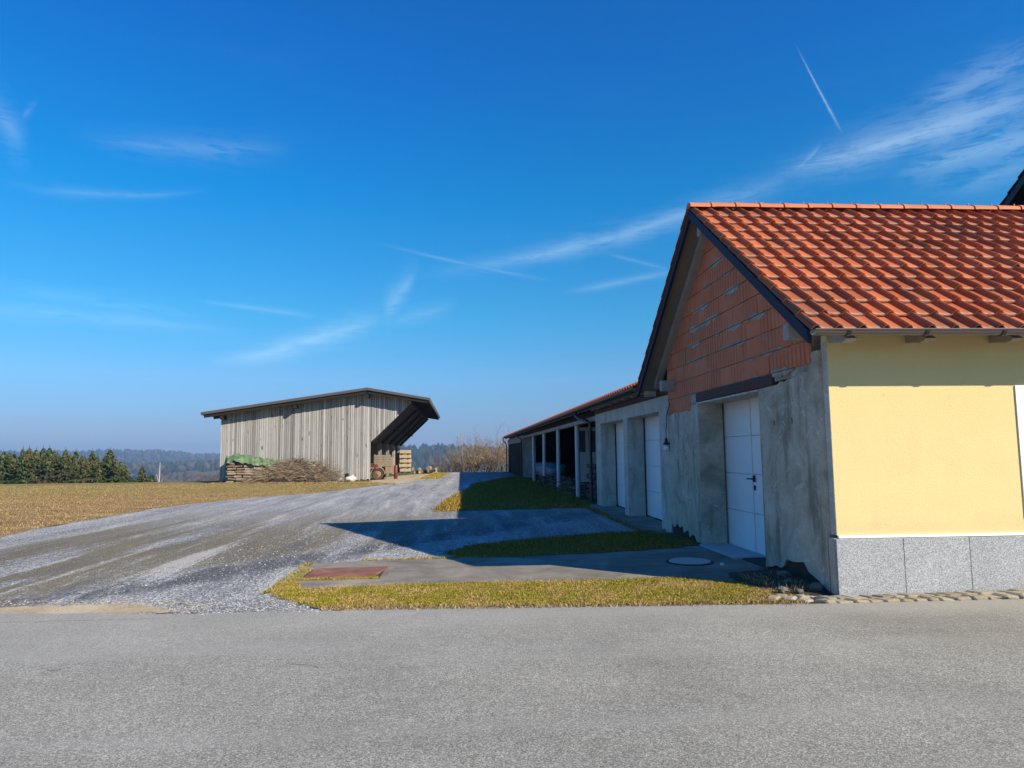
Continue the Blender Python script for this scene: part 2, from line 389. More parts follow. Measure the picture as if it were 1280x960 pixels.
mat('moss', lambda g: dict(c=g.mix(g.step(g.noise(g.co(), 2.2, 5, .65), .44, .60), g.ramp(g.attr('tint'), [(0, (.13, .115, .016)), (.6, (.30, .255, .030)), (1, (.43, .36, .08))]), g.ramp(g.attr('tint'), [(0, (.25, .165, .045)), (1, (.52, .38, .14))])), r=.9, s=.1))
mat('shade_grass', lambda g: dict(c=g.ramp(g.attr('tint'), [(0, (.11, .07, .014)), (.6, (.30, .20, .030)), (1, (.44, .31, .08))]), r=.9, s=.1))
def m_turf(g):
    v = g.co(); n = g.noise(v, 18, 5, .7); n2 = g.noise(v, 1.8, 4)
    c = g.mix(g.step(n2, .4, .62), g.ramp(n, [(.3, (.10, .085, .016)), (.7, (.27, .225, .04))]), g.ramp(n, [(.3, (.15, .10, .04)), (.7, (.34, .25, .11))]))
    return dict(c=c, r=.95, n=g.bump(n, .8, .04), s=.1)
mat('turf', m_turf)
flat('dull_turf', (.24, .17, .045), .95, .6, 9, bump=.8, bs=20)
def m_meadow(g):
    v = g.co(); n = g.noise(v, .08, 6, .65); n2 = g.noise(v, 3, 5, .7); n3 = g.noise(v, .004, 5, .6)
    c = g.ramp(n, [(.35, (.055, .07, .02)), (.5, (.11, .11, .035)), (.65, (.17, .13, .055))])
    c = g.mix(g.step(n3, .45, .55), c, (.075, .062, .045))
    return dict(c=g.hsv(c, .5, 1, g.m('MULTIPLY_ADD', n2, .8, .6)), r=.95, n=g.bump(n2, .5, .1), s=.1)
mat('meadow', m_meadow)
def m_sand(g):
    v = g.co(); n = g.noise(v, 1.3, 5, .6); n2 = g.noise(v, 30, 4, .7)
    c = g.ramp(n, [(.3, (.33, .255, .155)), (.6, (.50, .42, .29))])
    return dict(c=g.hsv(c, .5, 1, g.m('MULTIPLY_ADD', n2, .7, .65)), r=.95, n=g.bump(n2, .5, .02), s=.1)
mat('sand', m_sand)
def m_apron(g):
    v = g.co(); n = g.noise(v, 1.1, 6, .65, .4); n2 = g.noise(v, 60, 4, .75); n3 = g.noise(g.map(v, (.5, 2.2, 1)), 1.3, 5, .65)
    c = g.ramp(n, [(.32, (.15, .135, .112)), (.55, (.25, .228, .19)), (.7, (.35, .32, .27))])
    c = g.mix(g.m('MULTIPLY', g.step(n3, .52, .66), .45), c, (.12, .10, .078))
    return dict(c=g.hsv(c, .5, 1, g.m('MULTIPLY_ADD', n2, 1.0, .5)), r=.9, n=g.bump(n2, .5, .01), s=.2)
mat('worn_concrete', m_apron)
def plaster(name, dark, mid, light, stain=.5):
    def fn(g):
        v = g.co(); n = g.noise(v, 1.9, 8, .68, .7); n2 = g.noise(v, 26, 5, .75); n3 = g.noise(g.map(v, (3, 3, .6)), 1.2, 5, .6); n4 = g.noise(v, 5, 5, .7, .8)
        c = g.ramp(n, [(.3, dark), (.5, mid), (.7, light)])
        c = g.mix(g.m('MULTIPLY', g.step(n3, .52, .68), stain), c, tuple(k*.62 for k in dark))
        c = g.mix(g.m('MULTIPLY', g.step(n4, .56, .68), .6), c, tuple(min(.7, k*1.35) for k in light))
        c = g.hsv(c, .5, 1, g.m('MULTIPLY_ADD', n2, .7, .65))
        return dict(c=c, r=.93, n=g.bump(g.m('ADD', n2, g.m('MULTIPLY', n4, 2)), .55, .012), s=.15)
    return mat(name, fn)
plaster('grey_render', (.31, .26, .19), (.50, .435, .33), (.64, .57, .45), .7)
plaster('pale_render', (.40, .36, .29), (.55, .50, .42), (.66, .61, .53), .5)
plaster('old_mortar', (.27, .225, .175), (.38, .325, .265), (.48, .43, .36), .3)
def m_yellow(g):
    v = g.co(); n2 = g.noise(v, 110, 3, .7); n1 = g.noise(v, 2.2, 5, .6); n3 = g.voro(v, 70, 'Distance')
    pit = g.m('MULTIPLY', g.step(g.noise(g.map(v, (1, 1, .35)), 55, 2, .5), .64, .74), g.step(g.noise(v, 4, 3), .5, .68))
    c = g.hsv((.69, .555, .275), .5, 1, g.m('MULTIPLY_ADD', n1, .14, .93)); c = g.hsv(c, .5, 1, g.m('MULTIPLY_ADD', n2, .22, .89))
    c = g.mix(g.m('MULTIPLY', pit, .35), c, (.5, .37, .15))
    zz = g.m('MULTIPLY_ADD', g.m('SUBTRACT', g.noise(v, 3, 6, .7), .5), .5, g.sep(v)[2]); c = g.mix(g.m('MULTIPLY', g.step(zz, .95, .66), .22), c, (.42, .35, .22))
    c = g.mix(g.m('MULTIPLY', g.step(g.noise(g.map(v, (2.2, 1, .25)), 1.5, 5, .65), .56, .74), .14), c, (.48, .40, .25))
    return dict(c=c, r=.92, n=g.bump(g.m('ADD', n2, g.m('ADD', n3, g.m('MULTIPLY', pit, -2.0))), .2, .008), s=.15)
mat('yellow_render', m_yellow)
def m_granite(g):
    v = g.co(); a = g.sep(g.voro(v, 150)); b = g.noise(v, 150, 3, .8); n = g.noise(v, 1.6, 3); q = g.rand()
    c = g.ramp(a[0], [(0, (.15, .158, .17)), (.3, (.27, .285, .305)), (.7, (.36, .38, .405)), (1, (.54, .56, .59))])
    c = g.mix(g.step(b, .36, .28), c, (.10, .10, .11)); c = g.hsv(c, .5, 1, g.m('MULTIPLY_ADD', g.m('SUBTRACT', n, .5), .35, g.m('MULTIPLY_ADD', q, .10, .92)))
    return dict(c=c, r=.55, n=g.bump(a[1], .15, .003), s=.4)
mat('granite', m_granite)
def m_clay(g):
    v = g.co(); q = g.rand(); n = g.noise(v, 5, 5, .65); comb = g.new('ShaderNodeTexWave', wave_type='BANDS', bands_direction='Y'); g.put(comb.inputs['Vector'], v); comb.inputs['Scale'].default_value = 2.9; comb.inputs['Distortion'].default_value = .8; comb.inputs['Detail'].default_value = 3
    fine = g.noise(g.map(v, (1, 14, .6)), 4, 4, .6)
    c = g.ramp(q, [(0, (.60, .175, .075)), (.5, (.65, .19, .082)), (1, (.69, .215, .095))])
    c = g.hsv(c, .5, g.m('MULTIPLY_ADD', n, .3, .8), g.m('MULTIPLY_ADD', fine, .45, .76))
    gr = g.m('MULTIPLY', g.step(comb.outputs['Fac'], .30, .02), g.step(g.noise(v, 1.3, 3), .38, .58))
    c = g.mix(g.m('MULTIPLY', gr, .55), c, (.24, .07, .035))
    c = g.mix(g.m('MULTIPLY', g.step(g.noise(v, 2.3, 6, .7, .6), .60, .70), .55), c, (.38, .34, .31))
    return dict(c=c, r=.9, n=g.bump(g.m('SUBTRACT', fine, g.m('MULTIPLY', gr, 1.2)), .5, .01), s=.15)
mat('clay_block', m_clay)
def m_tile(g):
    v = g.co(); q = g.rand(); n = g.noise(g.map(v, loc=(0, 0, 0)), 9, 5, .7); z = g.new('ShaderNodeCombineXYZ'); g.put(z.inputs[0], g.m('MULTIPLY', q, 37)); g.put(z.inputs[1], g.m('MULTIPLY', q, 91))
    add = g.new('ShaderNodeVectorMath', operation='ADD'); g.put(add.inputs[0], v); g.put(add.inputs[1], z.outputs[0]); w = add.outputs[0]
    n = g.noise(w, 14, 5, .7); n2 = g.noise(w, 40, 3, .7); y = g.sep(v)[1]; x = g.sep(v)[0]
    c = g.ramp(g.m('ADD', g.m('MULTIPLY', q, .6), g.m('MULTIPLY', n, .4)), [(.15, (.35, .088, .036)), (.5, (.45, .118, .047)), (.85, (.52, .16, .07))])
    c = g.hsv(c, .5, 1, g.m('MULTIPLY_ADD', n2, .4, .8))
    loc = g.new('ShaderNodeObjectInfo').outputs['Location']; big = g.noise(loc, .9, 5, .65)
    c = g.mix(g.m('MULTIPLY', g.step(big, .46, .64), .65), c, (.25, .105, .062))
    c = g.mix(g.m('MULTIPLY', g.step(g.noise(w, 5, 5, .7, .5), .54, .70), .5), c, (.22, .095, .055))
    edge = g.m('MULTIPLY', g.step(y, .085, .0), g.step(x, .07, .10))
    lich = g.m('MULTIPLY', edge, g.step(g.noise(w, 22, 4, .7), .40, .52))
    c = g.mix(g.m('MULTIPLY', lich, .8), c, (.36, .30, .235))
    c = g.mix(g.m('MULTIPLY', g.step(g.noise(w, 30, 4, .75), .62, .72), .5), c, (.20, .12, .08))
    return dict(c=c, r=.85, n=g.bump(n2, .4, .005), s=.1)
mat('roof_clay', m_tile)
mat('ridge_clay', lambda g: dict(c=g.hsv((.52, .165, .07), .5, 1, g.m('MULTIPLY_ADD', g.noise(g.co(), 25, 4, .7), .5, g.m('MULTIPLY_ADD', g.rand(), .2, .65))), r=.65, s=.25))
def m_weathered(g):
    v = g.co(); q = g.rand(); z = g.new('ShaderNodeCombineXYZ'); g.put(z.inputs[0], g.m('MULTIPLY', q, 61)); g.put(z.inputs[2], g.m('MULTIPLY', q, 17))
    add = g.new('ShaderNodeVectorMath', operation='ADD'); g.put(add.inputs[0], v); g.put(add.inputs[1], z.outputs[0]); w = add.outputs[0]
    gr = g.noise(g.map(w, (30, 30, 1.1)), 1, 6, .65, .5); kn = g.noise(g.map(w, (5, 5, 1.6)), 1, 2, .4); big = g.noise(g.map(w, (1, 1, .4)), 1.1, 4)
    c = g.ramp(q, [(0, (.20, .19, .185)), (.25, (.31, .30, .292)), (.7, (.37, .36, .352)), (1, (.45, .44, .43))])
    c = g.hsv(c, .5, 1, g.m('MULTIPLY_ADD', gr, 1.0, .5)); c = g.mix(g.m('MULTIPLY', g.step(kn, .66, .76), .7), c, (.06, .05, .045))
    c = g.mix(g.m('MULTIPLY', g.step(big, .55, .72), .35), c, (.17, .14, .12))
    return dict(c=c, r=.9, n=g.bump(gr, .4, .01), s=.15)
mat('weathered_board', m_weathered)
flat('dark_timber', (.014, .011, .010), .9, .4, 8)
flat('barn_roof', (.085, .076, .072), .6, .12, 2)
flat('fibre_sheet', (.035, .032, .03), .85, .2, 3)
flat('soffit_board', (.24, .205, .17), .85, .2, 5)
flat('grey_beam', (.36, .34, .31), .9, .22, 7, bump=.3, bs=30)
flat('eave_wood', (.30, .26, .21), .85, .3, 9, bump=.3, bs=30)
flat('flashing', (.020, .022, .045), .6, .15, 4, s=.15)
flat('gutter_brown', (.115, .085, .075), .32, .10, 4, s=.6)
flat('gutter_dark', (.02, .02, .026), .4, .1, 4, s=.5)
flat('white_paint', (.80, .80, .78), .5, .04, 3)
flat('door_white', (.82, .82, .81), .45, .05, 2.5)
flat('post_white', (.66, .65, .63), .7, .15, 5)
flat('black_plastic', (.012, .012, .014), .4)
flat('lintel_rust', (.085, .040, .030), .8, .5, 9, bump=.5, bs=40)
flat('zinc', (.42, .43, .45), .5, .15, 5, metal=.4)
flat('soil', (.045, .036, .026), .95, .5, 6, bump=.8, bs=14)
flat('rubble', (.15, .135, .115), .95, .3, 12, bump=.6, bs=30)
flat('sill_concrete', (.40, .41, .42), .85, .15, 6, bump=.3, bs=40)
flat('manhole', (.50, .48, .44), .8, .25, 20, bump=.4, bs=50)
def m_rust(g):
    v = g.co(); n = g.noise(v, 3, 6, .65, .5); n2 = g.noise(g.map(v, (1, 6, 1)), 5, 4, .6)
    c = g.ramp(n, [(.3, (.15, .065, .047)), (.5, (.235, .10, .066)), (.7, (.34, .175, .115))])
    return dict(c=g.hsv(c, .5, 1, g.m('MULTIPLY_ADD', n2, .6, .7)), r=.8, n=g.bump(n2, .3, .01), s=.3)
mat('rust', m_rust)
def m_cobble(g):
    v = g.co(); q = g.rand(); n = g.noise(v, 22, 5, .7); b = g.noise(v, 60, 3, .7)
    c = g.ramp(q, [(0, (.23, .195, .145)), (.5, (.31, .265, .195)), (1, (.37, .33, .26))])
    return dict(c=g.mix(g.m('MULTIPLY', g.step(n, .55, .7), .5), g.hsv(c, .5, 1, g.m('MULTIPLY_ADD', b, .7, .65)), (.25, .19, .07)), r=.9, n=g.bump(n, .5, .02), s=.2)
mat('cobble', m_cobble)
def m_needle(g):
    q = g.rand(); t = g.attr('tint')
    c = g.ramp(t, [(0, (.015, .028, .011)), (.5, (.038, .060, .020)), (.85, (.085, .105, .034)), (1, (.15, .15, .055))])
    c = g.mix(g.m('MULTIPLY', q, .35), c, (.09, .09, .028))
    return dict(c=c, r=.8, s=.15)
mat('needles', m_needle)
mat('cones', lambda g: dict(c=(.16, .085, .040), r=.9, s=.1))
flat('bark', (.085, .062, .045), .95, .4, 6)
flat('pale_bark', (.50, .47, .43), .9, .3, 8)
mat('twig', lambda g: dict(c=g.ramp(g.attr('tint'), [(0, (.12, .085, .058)), (.6, (.25, .185, .125)), (1, (.38, .29, .20))]), r=.9, s=.1))
mat('red_twig', lambda g: dict(c=g.ramp(g.attr('tint'), [(0, (.09, .045, .033)), (1, (.20, .12, .085))]), r=.9, s=.1))
mat('brush', lambda g: dict(c=g.ramp(g.attr('tint'), [(0, (.09, .062, .042)), (.5, (.24, .18, .125)), (.9, (.38, .30, .22)), (1, (.5, .45, .38))]), r=.9, s=.1))
mat('far_wood', lambda g: dict(c=g.ramp(g.attr('tint'), [(0, (.014, .028, .016)), (.55, (.028, .044, .022)), (.72, (.055, .050, .036)), (1, (.085, .07, .055))]), r=.95, s=.05))
def m_log(g):
    v = g.co(); q = g.rand(); n = g.noise(g.map(v, (2, 12, 12)), 3, 5, .65)
    c = g.ramp(q, [(0, (.20, .145, .10)), (.5, (.34, .26, .18)), (1, (.47, .38, .28))])
    return dict(c=g.hsv(c, .5, .9, g.m('MULTIPLY_ADD', n, .9, .5)), r=.9, n=g.bump(n, .5, .02), s=.15)
mat('firewood', m_log)
def m_tarp(g):
    v = g.co(); n = g.noise(v, 4, 4, .6); 
    return dict(c=g.ramp(n, [(.35, (.055, .105, .045)), (.55, (.115, .19, .085)), (.72, (.26, .33, .19))]), r=.5, s=.4)
mat('green_tarp', m_tarp)
flat('sack_white', (.68, .68, .68), .8, .15, 6)
flat('cover_sheet', (.20, .24, .30), .6, .2, 3)
flat('trailer_wood', (.24, .20, .145), .85, .3, 7)
flat('trailer_body', (.26, .185, .13), .8, .3, 5)
flat('tyre', (.07, .052, .042), .9, .3, 9)
flat('hub_rust', (.25, .15, .10), .8, .3, 9)
flat('red_paint', (.15, .03, .028), .5, .2, 6)
flat('sawn_timber', (.46, .36, .245), .8, .35, 5)
flat('dark_red_tile', (.055, .024, .024), .7, .2, 6)
def m_glass(g): return dict(c=(.06, .075, .09), r=.06, s=.9)
mat('window_glass', m_glass)
mat('bulb_glass', lambda g: dict(c=(.78, .80, .82), r=.12, s=.6))

# ------------------------------------------------------------------ terrain
def sstep(a, b, x):
    t = np.clip((x-a)/(b-a), 0, 1); return t*t*(3-2*t)
def ground_h(x, y):
    x = np.asarray(x, float); y = np.asarray(y, float)
    yc = 47+15*sstep(-17, -13, x)
    s = np.maximum(y-yc, 0)
    h = -46*(1-np.exp(-s/340))
    wob = 3.5*np.sin(x/170+1)+2.5*np.sin(x/67+.3)+1.8*np.sin(x/31+y/90)
    tA = np.interp(x, [-4500, -1900, -1500, -1320, -1110, -890, -500, 0, 600, 4500], [14, 12, 15, 19, 8, -6, -6, -2, 10, 14])
    tB = np.interp(x, [-4500, -1200, -700, -420, -230, -90, 30, 130, 500, 4500], [-26, -24, -26, -18, 1, 5, -1, -12, -16, -16])
    a = np.exp(-((y-2700)/620)**2)*(46+tA+wob); b = np.exp(-((y-1420)/300)**2)*(46+tB+wob*.5)
    return h+np.maximum(a, b)*sstep(250, 900, y)
gx = np.unique(np.r_[np.linspace(-70, 40, 111), -70-np.geomspace(1, 4130, 60), 40+np.geomspace(1, 4160, 50)])
gy = np.unique(np.r_[np.linspace(-10, 130, 141), -10-np.geomspace(1, 590, 16), 130+np.geomspace(1, 4300, 110)])
X, Y = np.meshgrid(gx, gy); Z = ground_h(X, Y)
nx, ny = len(gx), len(gy); idx = np.arange(nx*ny).reshape(ny, nx)
F = np.stack([idx[:-1, :-1], idx[:-1, 1:], idx[1:, 1:], idx[1:, :-1]], -1).reshape(-1, 4)
np_object('ground', np.stack([X, Y, Z], -1).reshape(-1, 3), F, 'meadow', 'structure')

def sheet(name, poly, z, m, step=.12, amp=.05, kind='structure'):
    mb = MB(); p = rough_edge(poly, step, amp)
    ar = sum(p[i][0]*p[(i+1) % len(p)][1]-p[(i+1) % len(p)][0]*p[i][1] for i in range(len(p)))
    if ar < 0: p = p[::-1]
    mb.add([(a, b, z) for a, b in p], [tuple(range(len(p)))])
    return setting(name, mb, m, kind)
field_edge = [(-9.0, 12.0), (-9.36, 15.29), (-9.57, 17.02), (-9.58, 18.74), (-9.46, 20.58), (-9.46, 23.2), (-8.97, 25.26), (-8.23, 27.24), (-7.2, 28.99), (-6.02, 31.0), (-5.16, 34.23), (-4.2, 37.4)]
FIELD = [(-68, 12)]+field_edge+[(-5.2, 43.6), (-14.6, 43.9), (-16, 46.8), (-68, 46.8)]
sheet('field', FIELD, .004, 'field', .4, .12)
GRAVEL = [(-68, 7.9), (-4.8, 7.9), (-3.76, 7.75), (-2.7, 7.58), (-2.01, 7.54), (-1.47, 7.5), (4.05, 7.5), (4.05, 61.5), (-1.2, 61.5), (-1.6, 52), (-2.9, 42.5), (-4.2, 37.4)]+field_edge[::-1][1:]+[(-68, 11.9)]
sheet('gravel_yard', GRAVEL, .008, 'gravel', .25, .07)
sheet('sand_patch', [(-4.9, 38.2), (-5.6, 44.5), (-5.5, 50.2), (-3.6, 57.1), (-1.9, 58.6), (-1.9, 48.8), (-2.7, 42.1), (-3.8, 37.6)], .012, 'sand', .3, .12)
sheet('earth_shoulder', [(-30, 7.75), (-30, 8.2), (-6, 8.1), (-4.6, 8.12), (-3.79, 8.18), (-3.2, 7.98), (-2.75, 7.62)], .012, 'sand', .08, .07)
P = scatter([(-9, 7.9), (-4, 7.8), (-2.6, 7.6), (-2.6, 8.2), (-4, 8.45), (-9, 8.5)], 5000, 91); pebbles('shoulder_grit', P, .010, .004, .014, 'sand_pebble', 92)
ROADEDGE = [(-70, 8.1), (-10, 7.85), (-4.8, 7.80), (-2.7, 7.55), (-1.47, 7.56), (1.03, 7.44), (2.69, 7.33), (3.55, 7.28), (5.93, 7.22), (9, 7.2), (70, 7.0)]
sheet('road', ROADEDGE+[(70, -3), (-70, -3)], .016, 'asphalt', .09, .022)
APRON = [(-2.17, 8.62), (-2.24, 10.75), (-1.3, 11.02), (-.2, 11.1), (1.57, 11.3), (3.2, 11.55), (4.55, 11.7), (4.55, 8.5), (3.4, 8.2), (2.5, 8.6), (.2, 8.75), (-1.9, 8.70)]
sheet('concrete_apron', APRON, .014, 'worn_concrete', .12, .03)
FRONT = [(-2.14, 8.45), (-1.94, 8.72), (-.95, 8.86), (.23, 8.88), (1.73, 8.88), (2.77, 8.90), (3.33, 8.5), (3.54, 8.05), (3.72, 7.66), (3.55, 7.38), (1.86, 7.44), (-.64, 7.62), (-1.47, 7.68), (-1.92, 8.15)]
MID = [(-.25, 11.55), (.19, 12.34), (1.07, 12.98), (2.9, 13.85), (3.5, 13.95), (4.0, 13.4), (4.02, 11.94), (2.87, 11.38), (.9, 11.06), (-.02, 11.10)]
FAR = [(-.8, 19.9), (-.46, 25.4), (.4, 33), (.57, 36.8), (2.1, 43), (3.4, 47.5), (4.0, 48), (4.0, 21.4), (3.62, 20.4), (1.68, 20.25), (-.58, 19.9)]
sheet('front_grass_ground', FRONT, .022, 'turf', .08, .05); sheet('middle_grass_ground', MID, .022, 'dull_turf', .1, .06); sheet('far_grass_ground', FAR, .018, 'dull_turf', .2, .12)
def patchy(P, seed, keep=.5, f=1.7):
    x, y = P[:, 0]*f, P[:, 1]*f
    n = np.sin(x*1.3+2*np.sin(y*.9+seed))+np.sin(y*1.7+2*np.sin(x*.7))+.6*np.sin(x*4.1+y*3.3)
    R = np.random.default_rng(seed); return P[R.uniform(-2.6, 2.6, len(P))/1.0+keep*4-2 < n+2.2]
def fringe(P, amp, seed):
    return P+np.random.default_rng(seed).normal(0, amp, P.shape)
o = blades('front_grass', fringe(patchy(scatter(FRONT, 70000, 1), 1, .12, 2.6), .035, 2), .02, .004, .019, .0045, 'moss', 4, .9); o['label'] = 'mossy yellow green grass strip between road and concrete apron'
o = blades('middle_grass', fringe(patchy(scatter(MID, 30000, 5), 3, .4), .04, 6), .02, .015, .06, .004, 'shade_grass', 7, .9)
o = blades('far_grass', fringe(patchy(scatter(FAR, 45000, 8), 4, .4), .06, 9), .018, .03, .10, .008, 'shade_grass', 10, .9)
blades('front_grass_tufts', fringe(scatter(FRONT, 9000, 81), .10, 82), .018, .006, .030, .004, 'moss', 83, 1.0)
P = scatter([(-1.4, 7.50), (3.6, 7.22), (3.6, 7.36), (1.9, 7.46), (-.6, 7.66), (-1.5, 7.72)], 3500, 71)
blades('road_edge_straw', P, .016, .01, .04, .004, 'straw', 72, 1.2)
near_field = [(-40, 13)]+field_edge+[(-5.0, 43), (-14.5, 43), (-30, 43)]
o = blades('field_stubble', fringe(patchy(scatter(near_field, 130000, 12), 6, .3, .8), .08, 13), .004, .012, .050, .007, 'straw', 14, 1.2)
bb = scatter([(-14.4, 42.6), (-5, 40.5), (-3.4, 38.2), (-4.4, 38), (-5.6, 40), (-14.6, 42)], 5000, 22)
o = blades('dry_grass', bb, .004, .03, .12, .010, 'straw', 23, 1.0)
bb = scatter([(-2.6, 46), (-1.5, 46), (-.9, 58), (-2.2, 60)], 5000, 24)
o = blades('verge_grass', bb, .012, .04, .14, .012, 'moss', 25, .8)
# loose stones lying on the gravel, thicker near the camera
P = scatter([(-4.2, 8.3), (-2.0, 7.6), (-2.2, 11), (4, 14), (4, 18), (-4, 18)], 22000, 31); dens = np.exp(-(P[:, 1]-8)/6)
P = P[np.random.default_rng(32).uniform(0, 1, len(P)) < np.clip(dens*1.5+.1, 0, 1)]
P = P[~inside(P, APRON) & ~inside(P, MID) & ~inside(P, FRONT)]
pebbles('loose_stones', P, .006, .005, .019, 'pebble', 33)
P = scatter([(-2.9, 7.5), (-1.4, 7.45), (-1.2, 7.75), (-2.0, 8.3), (-3.2, 8.1)], 1500, 35); pebbles('spilled_stones', P, .014, .005, .018, 'pebble', 36)
P = scatter([(-30, 6.6), (6, 6.4), (6, 7.25), (-30, 7.8)], 900, 37); pebbles('road_grit', P, .014, .003, .008, 'sand_pebble', 38)

# ------------------------------------------------------------------ the yellow house with the raw gable
GX = 4.08
house = thing('house', (GX, 7.6, 0), 'low yellow house with red tiled roof and unplastered brick gable', 'house')
# gable wall plaster, two jagged pieces either side of the garage opening
def jag(a, b, n, amp):
    return [(a[0]+(b[0]-a[0])*i/n+(rng.uniform(-amp, amp) if 0 < i < n else 0), a[1]+(b[1]-a[1])*i/n+(rng.uniform(-amp, amp) if 0 < i < n else 0)) for i in range(n+1)]
mb = MB(); mb.prism([(7.722, 0.0), (7.722, 2.74), (7.86, 2.74)]+jag((7.86, 2.72), (7.9, 2.58), 4, .03)+jag((7.92, 2.56), (8.25, 2.50), 4, .03)+jag((8.25, 2.5), (8.9, 2.445), 6, .02)+[(9.36, 2.44), (9.36, .04)]+jag((9.3, .07), (8.85, .13), 5, .015)+jag((8.74, .24), (8.3, .27), 6, .02)+jag((8.2, .18), (7.8, .05), 5, .015), 'x', GX, GX+.42)
part('gable_wall', mb, 'grey_render', house)
mb = MB(); mb.prism([(11.84, .03), (11.84, 2.42)]+jag((11.9, 2.43), (12.2, 2.42), 3, .01)+jag((12.22, 2.33), (13.62, 2.32), 12, .022)+[(13.62, .22)]+jag((13.6, .2), (12.9, .22), 6, .05)+jag((12.9, .14), (12.0, .05), 9, .06), 'x', GX, GX+.42)
gw = part('gable_wall', mb, 'grey_render', house)
for a, b, h in ((7.73, 9.34, .42), (11.86, 13.62, .3)): part('footing', MB().box((GX+.035, a, -.05), (GX+.3, b, h)), 'soil', house)
mb = MB().box((4.1235, 7.603, .664), (4.1275, 7.72, 2.82)); part('render_edge', mb, 'pale_render', house)
for y0, y1 in ((9.34, 9.358), (11.842, 11.86)): part('door_jamb', MB().box((GX-.004, y0, .05), (GX+.41, y1, 2.41)), 'grey_render', house)
# small holes and a broken spot in the render
for y, z, h in ((8.92, 1.98, .05), (8.42, 1.99, .06), (12.9, 1.9, .03), (12.6, 1.2, .03)): part('wall_hole', MB().box((GX-.003, y-.013, z-h), (GX+.002, y+.013, z+.01)), 'black_plastic', house)
# brickwork: courses of hollow clay blocks clipped to the gable
SL = .7135
def under(y): return 5.29-abs(y-10.83)*SL      # underside of the roof over the gable
mb = MB(); mb.prism([(7.9, 2.50), (7.9, under(7.9)), (10.83, 5.29), (13.66, under(13.66)), (13.66, 2.30), (12.25, 2.30), (12.25, 2.5)], 'x', GX+.034, GX+.3)
gable = part('gable', mb, 'old_mortar', house)
cs = [2.325, 2.61, 2.895, 3.18, 3.465, 3.75, 4.035, 4.325, 4.61, 4.89, 5.17]
hp = [(SL, 1, 5.285+SL*10.83), (-SL, 1, 5.285-SL*10.83)]
for i in range(len(cs)-1):
    z0, z1 = cs[i]+.008, cs[i+1]-.010
    y = 7.905-(.31 if i % 2 else .04)-rng.uniform(0, .1)
    while y < 13.7:
        L = rng.choice((.375, .5, .5, .46)); a, b = y+.002, y+L-.002; y += L
        a, b = max(a, 7.9), min(b, 13.64)
        if b-a < .05: continue
        if i == 0:
            if a < 12.24 and b > 8.95: a = max(a, 12.24)
            if b-a < .05 or a < 12: continue
        q = clip([(a, z0), (b, z0), (b, z1), (a, z1)], hp)
        if not q: continue
        w = rng.uniform(0, .008); m = MB().prism([(p[0]-7.6+rng.uniform(-.003, .003), p[1]+rng.uniform(-.003, .003)) for p in q], 'x', .010+w, .2)
        o = put('brick', m.mesh('brick', 'clay_block'), gable)
mb = MB(); R9 = random.Random(5)
for _ in range(34):
    i = R9.randrange(1, 9); z = cs[i]; hw = (5.285-z)/SL-.30
    y = 10.83+R9.uniform(-.85, .75)*hw; L = R9.uniform(.2, .9)
    if abs(y-10.83) > hw or abs(y+L-10.83) > hw or y < 8.0: continue
    for sgn in (1, -1):
        n = max(4, int(L/.03)); e = .012
        pts = []
        for k in range(n+1):
            e = max(.004, min(.075, e+R9.gauss(0, .016))); t = k/n; pts.append((y+L*t, e*math.sin(math.pi*min(1, max(.03, t)))**.4*(1 if sgn < 0 else .6)))
        vs = []
        for a, e in pts: vs += [(GX+.004, a, z+sgn*.006), (GX+.0045, a, z+sgn*(.006+e)), (GX+.03, a, z+sgn*.006), (GX+.03, a, z+sgn*(.006+e))]
        fs = []
        for k in range(n): b = 4*k; fs += [(b, b+4, b+5, b+1), (b+1, b+5, b+7, b+3), (b, b+2, b+6, b+4)]
        mb.add(vs, fs)
o = part('mortar_smear', mb, 'old_mortar', gable); o['kind'] = 'stuff'
mb = MB().cbox((GX-.012, 8.92, 2.447), (GX+.3, 11.92, 2.60), .012); part('lintel', mb, 'lintel_rust', house)
mb = MB().box((GX-.02, 9.35, 2.412), (GX+.40, 11.88, 2.437)); part('lintel_trim', mb, 'pale_render', house)
mb = MB().cbox((GX-.006, 11.93, 2.432), (GX+.2, 12.2, 2.595), .012); part('padstone', mb, 'grey_beam', house)
# yellow front wall with a window hole, plinth, drip strip
XE = 13.4
mb = MB()
for a, b in (((4.128, .664), (6.42, 2.9)), ((6.42, .664), (7.62, .94)), ((6.42, 2.22), (7.62, 2.9)), ((7.62, .664), (XE, 2.9))): mb.box((a[0], 7.6, a[1]), (b[0], 7.72, b[1]))
part('front_wall', mb, 'yellow_render', house)
mb = MB().box((4.13, 7.565, .634), (XE, 7.599, .663)); part('drip_strip', mb, 'white_paint', house)
mb = MB().box((GX+.003, 7.58, -.05), (XE, 7.70, .632)); pl = part('plinth', mb, 'grey_render', house)
x = GX+.005; k = 0
while x < XE-.1:
    w = .752 if k else .757
    m = MB().cbox((x-GX, -.06, -.02), (min(x+w-.004, XE)-GX, -.021, .628+rng.uniform(-.002, .002)), .003); m.v = [(v[0], v[1]-SKEW*v[0], v[2]) for v in m.v]; put('plinth_panel', m.mesh('plinth_panel', 'granite'), pl); x += w; k += 1
win = MB()
for a, b in (((6.30, .82), (6.418, 2.31)), ((7.622, .82), (7.74, 2.31)), ((6.418, 2.222), (7.622, 2.31)), ((6.418, .82), (7.622, .938))): win.box((a[0], 7.585, a[1]), (b[0], 7.64, b[1]))
window = part('window', win, 'white_paint', house)
mb = MB()
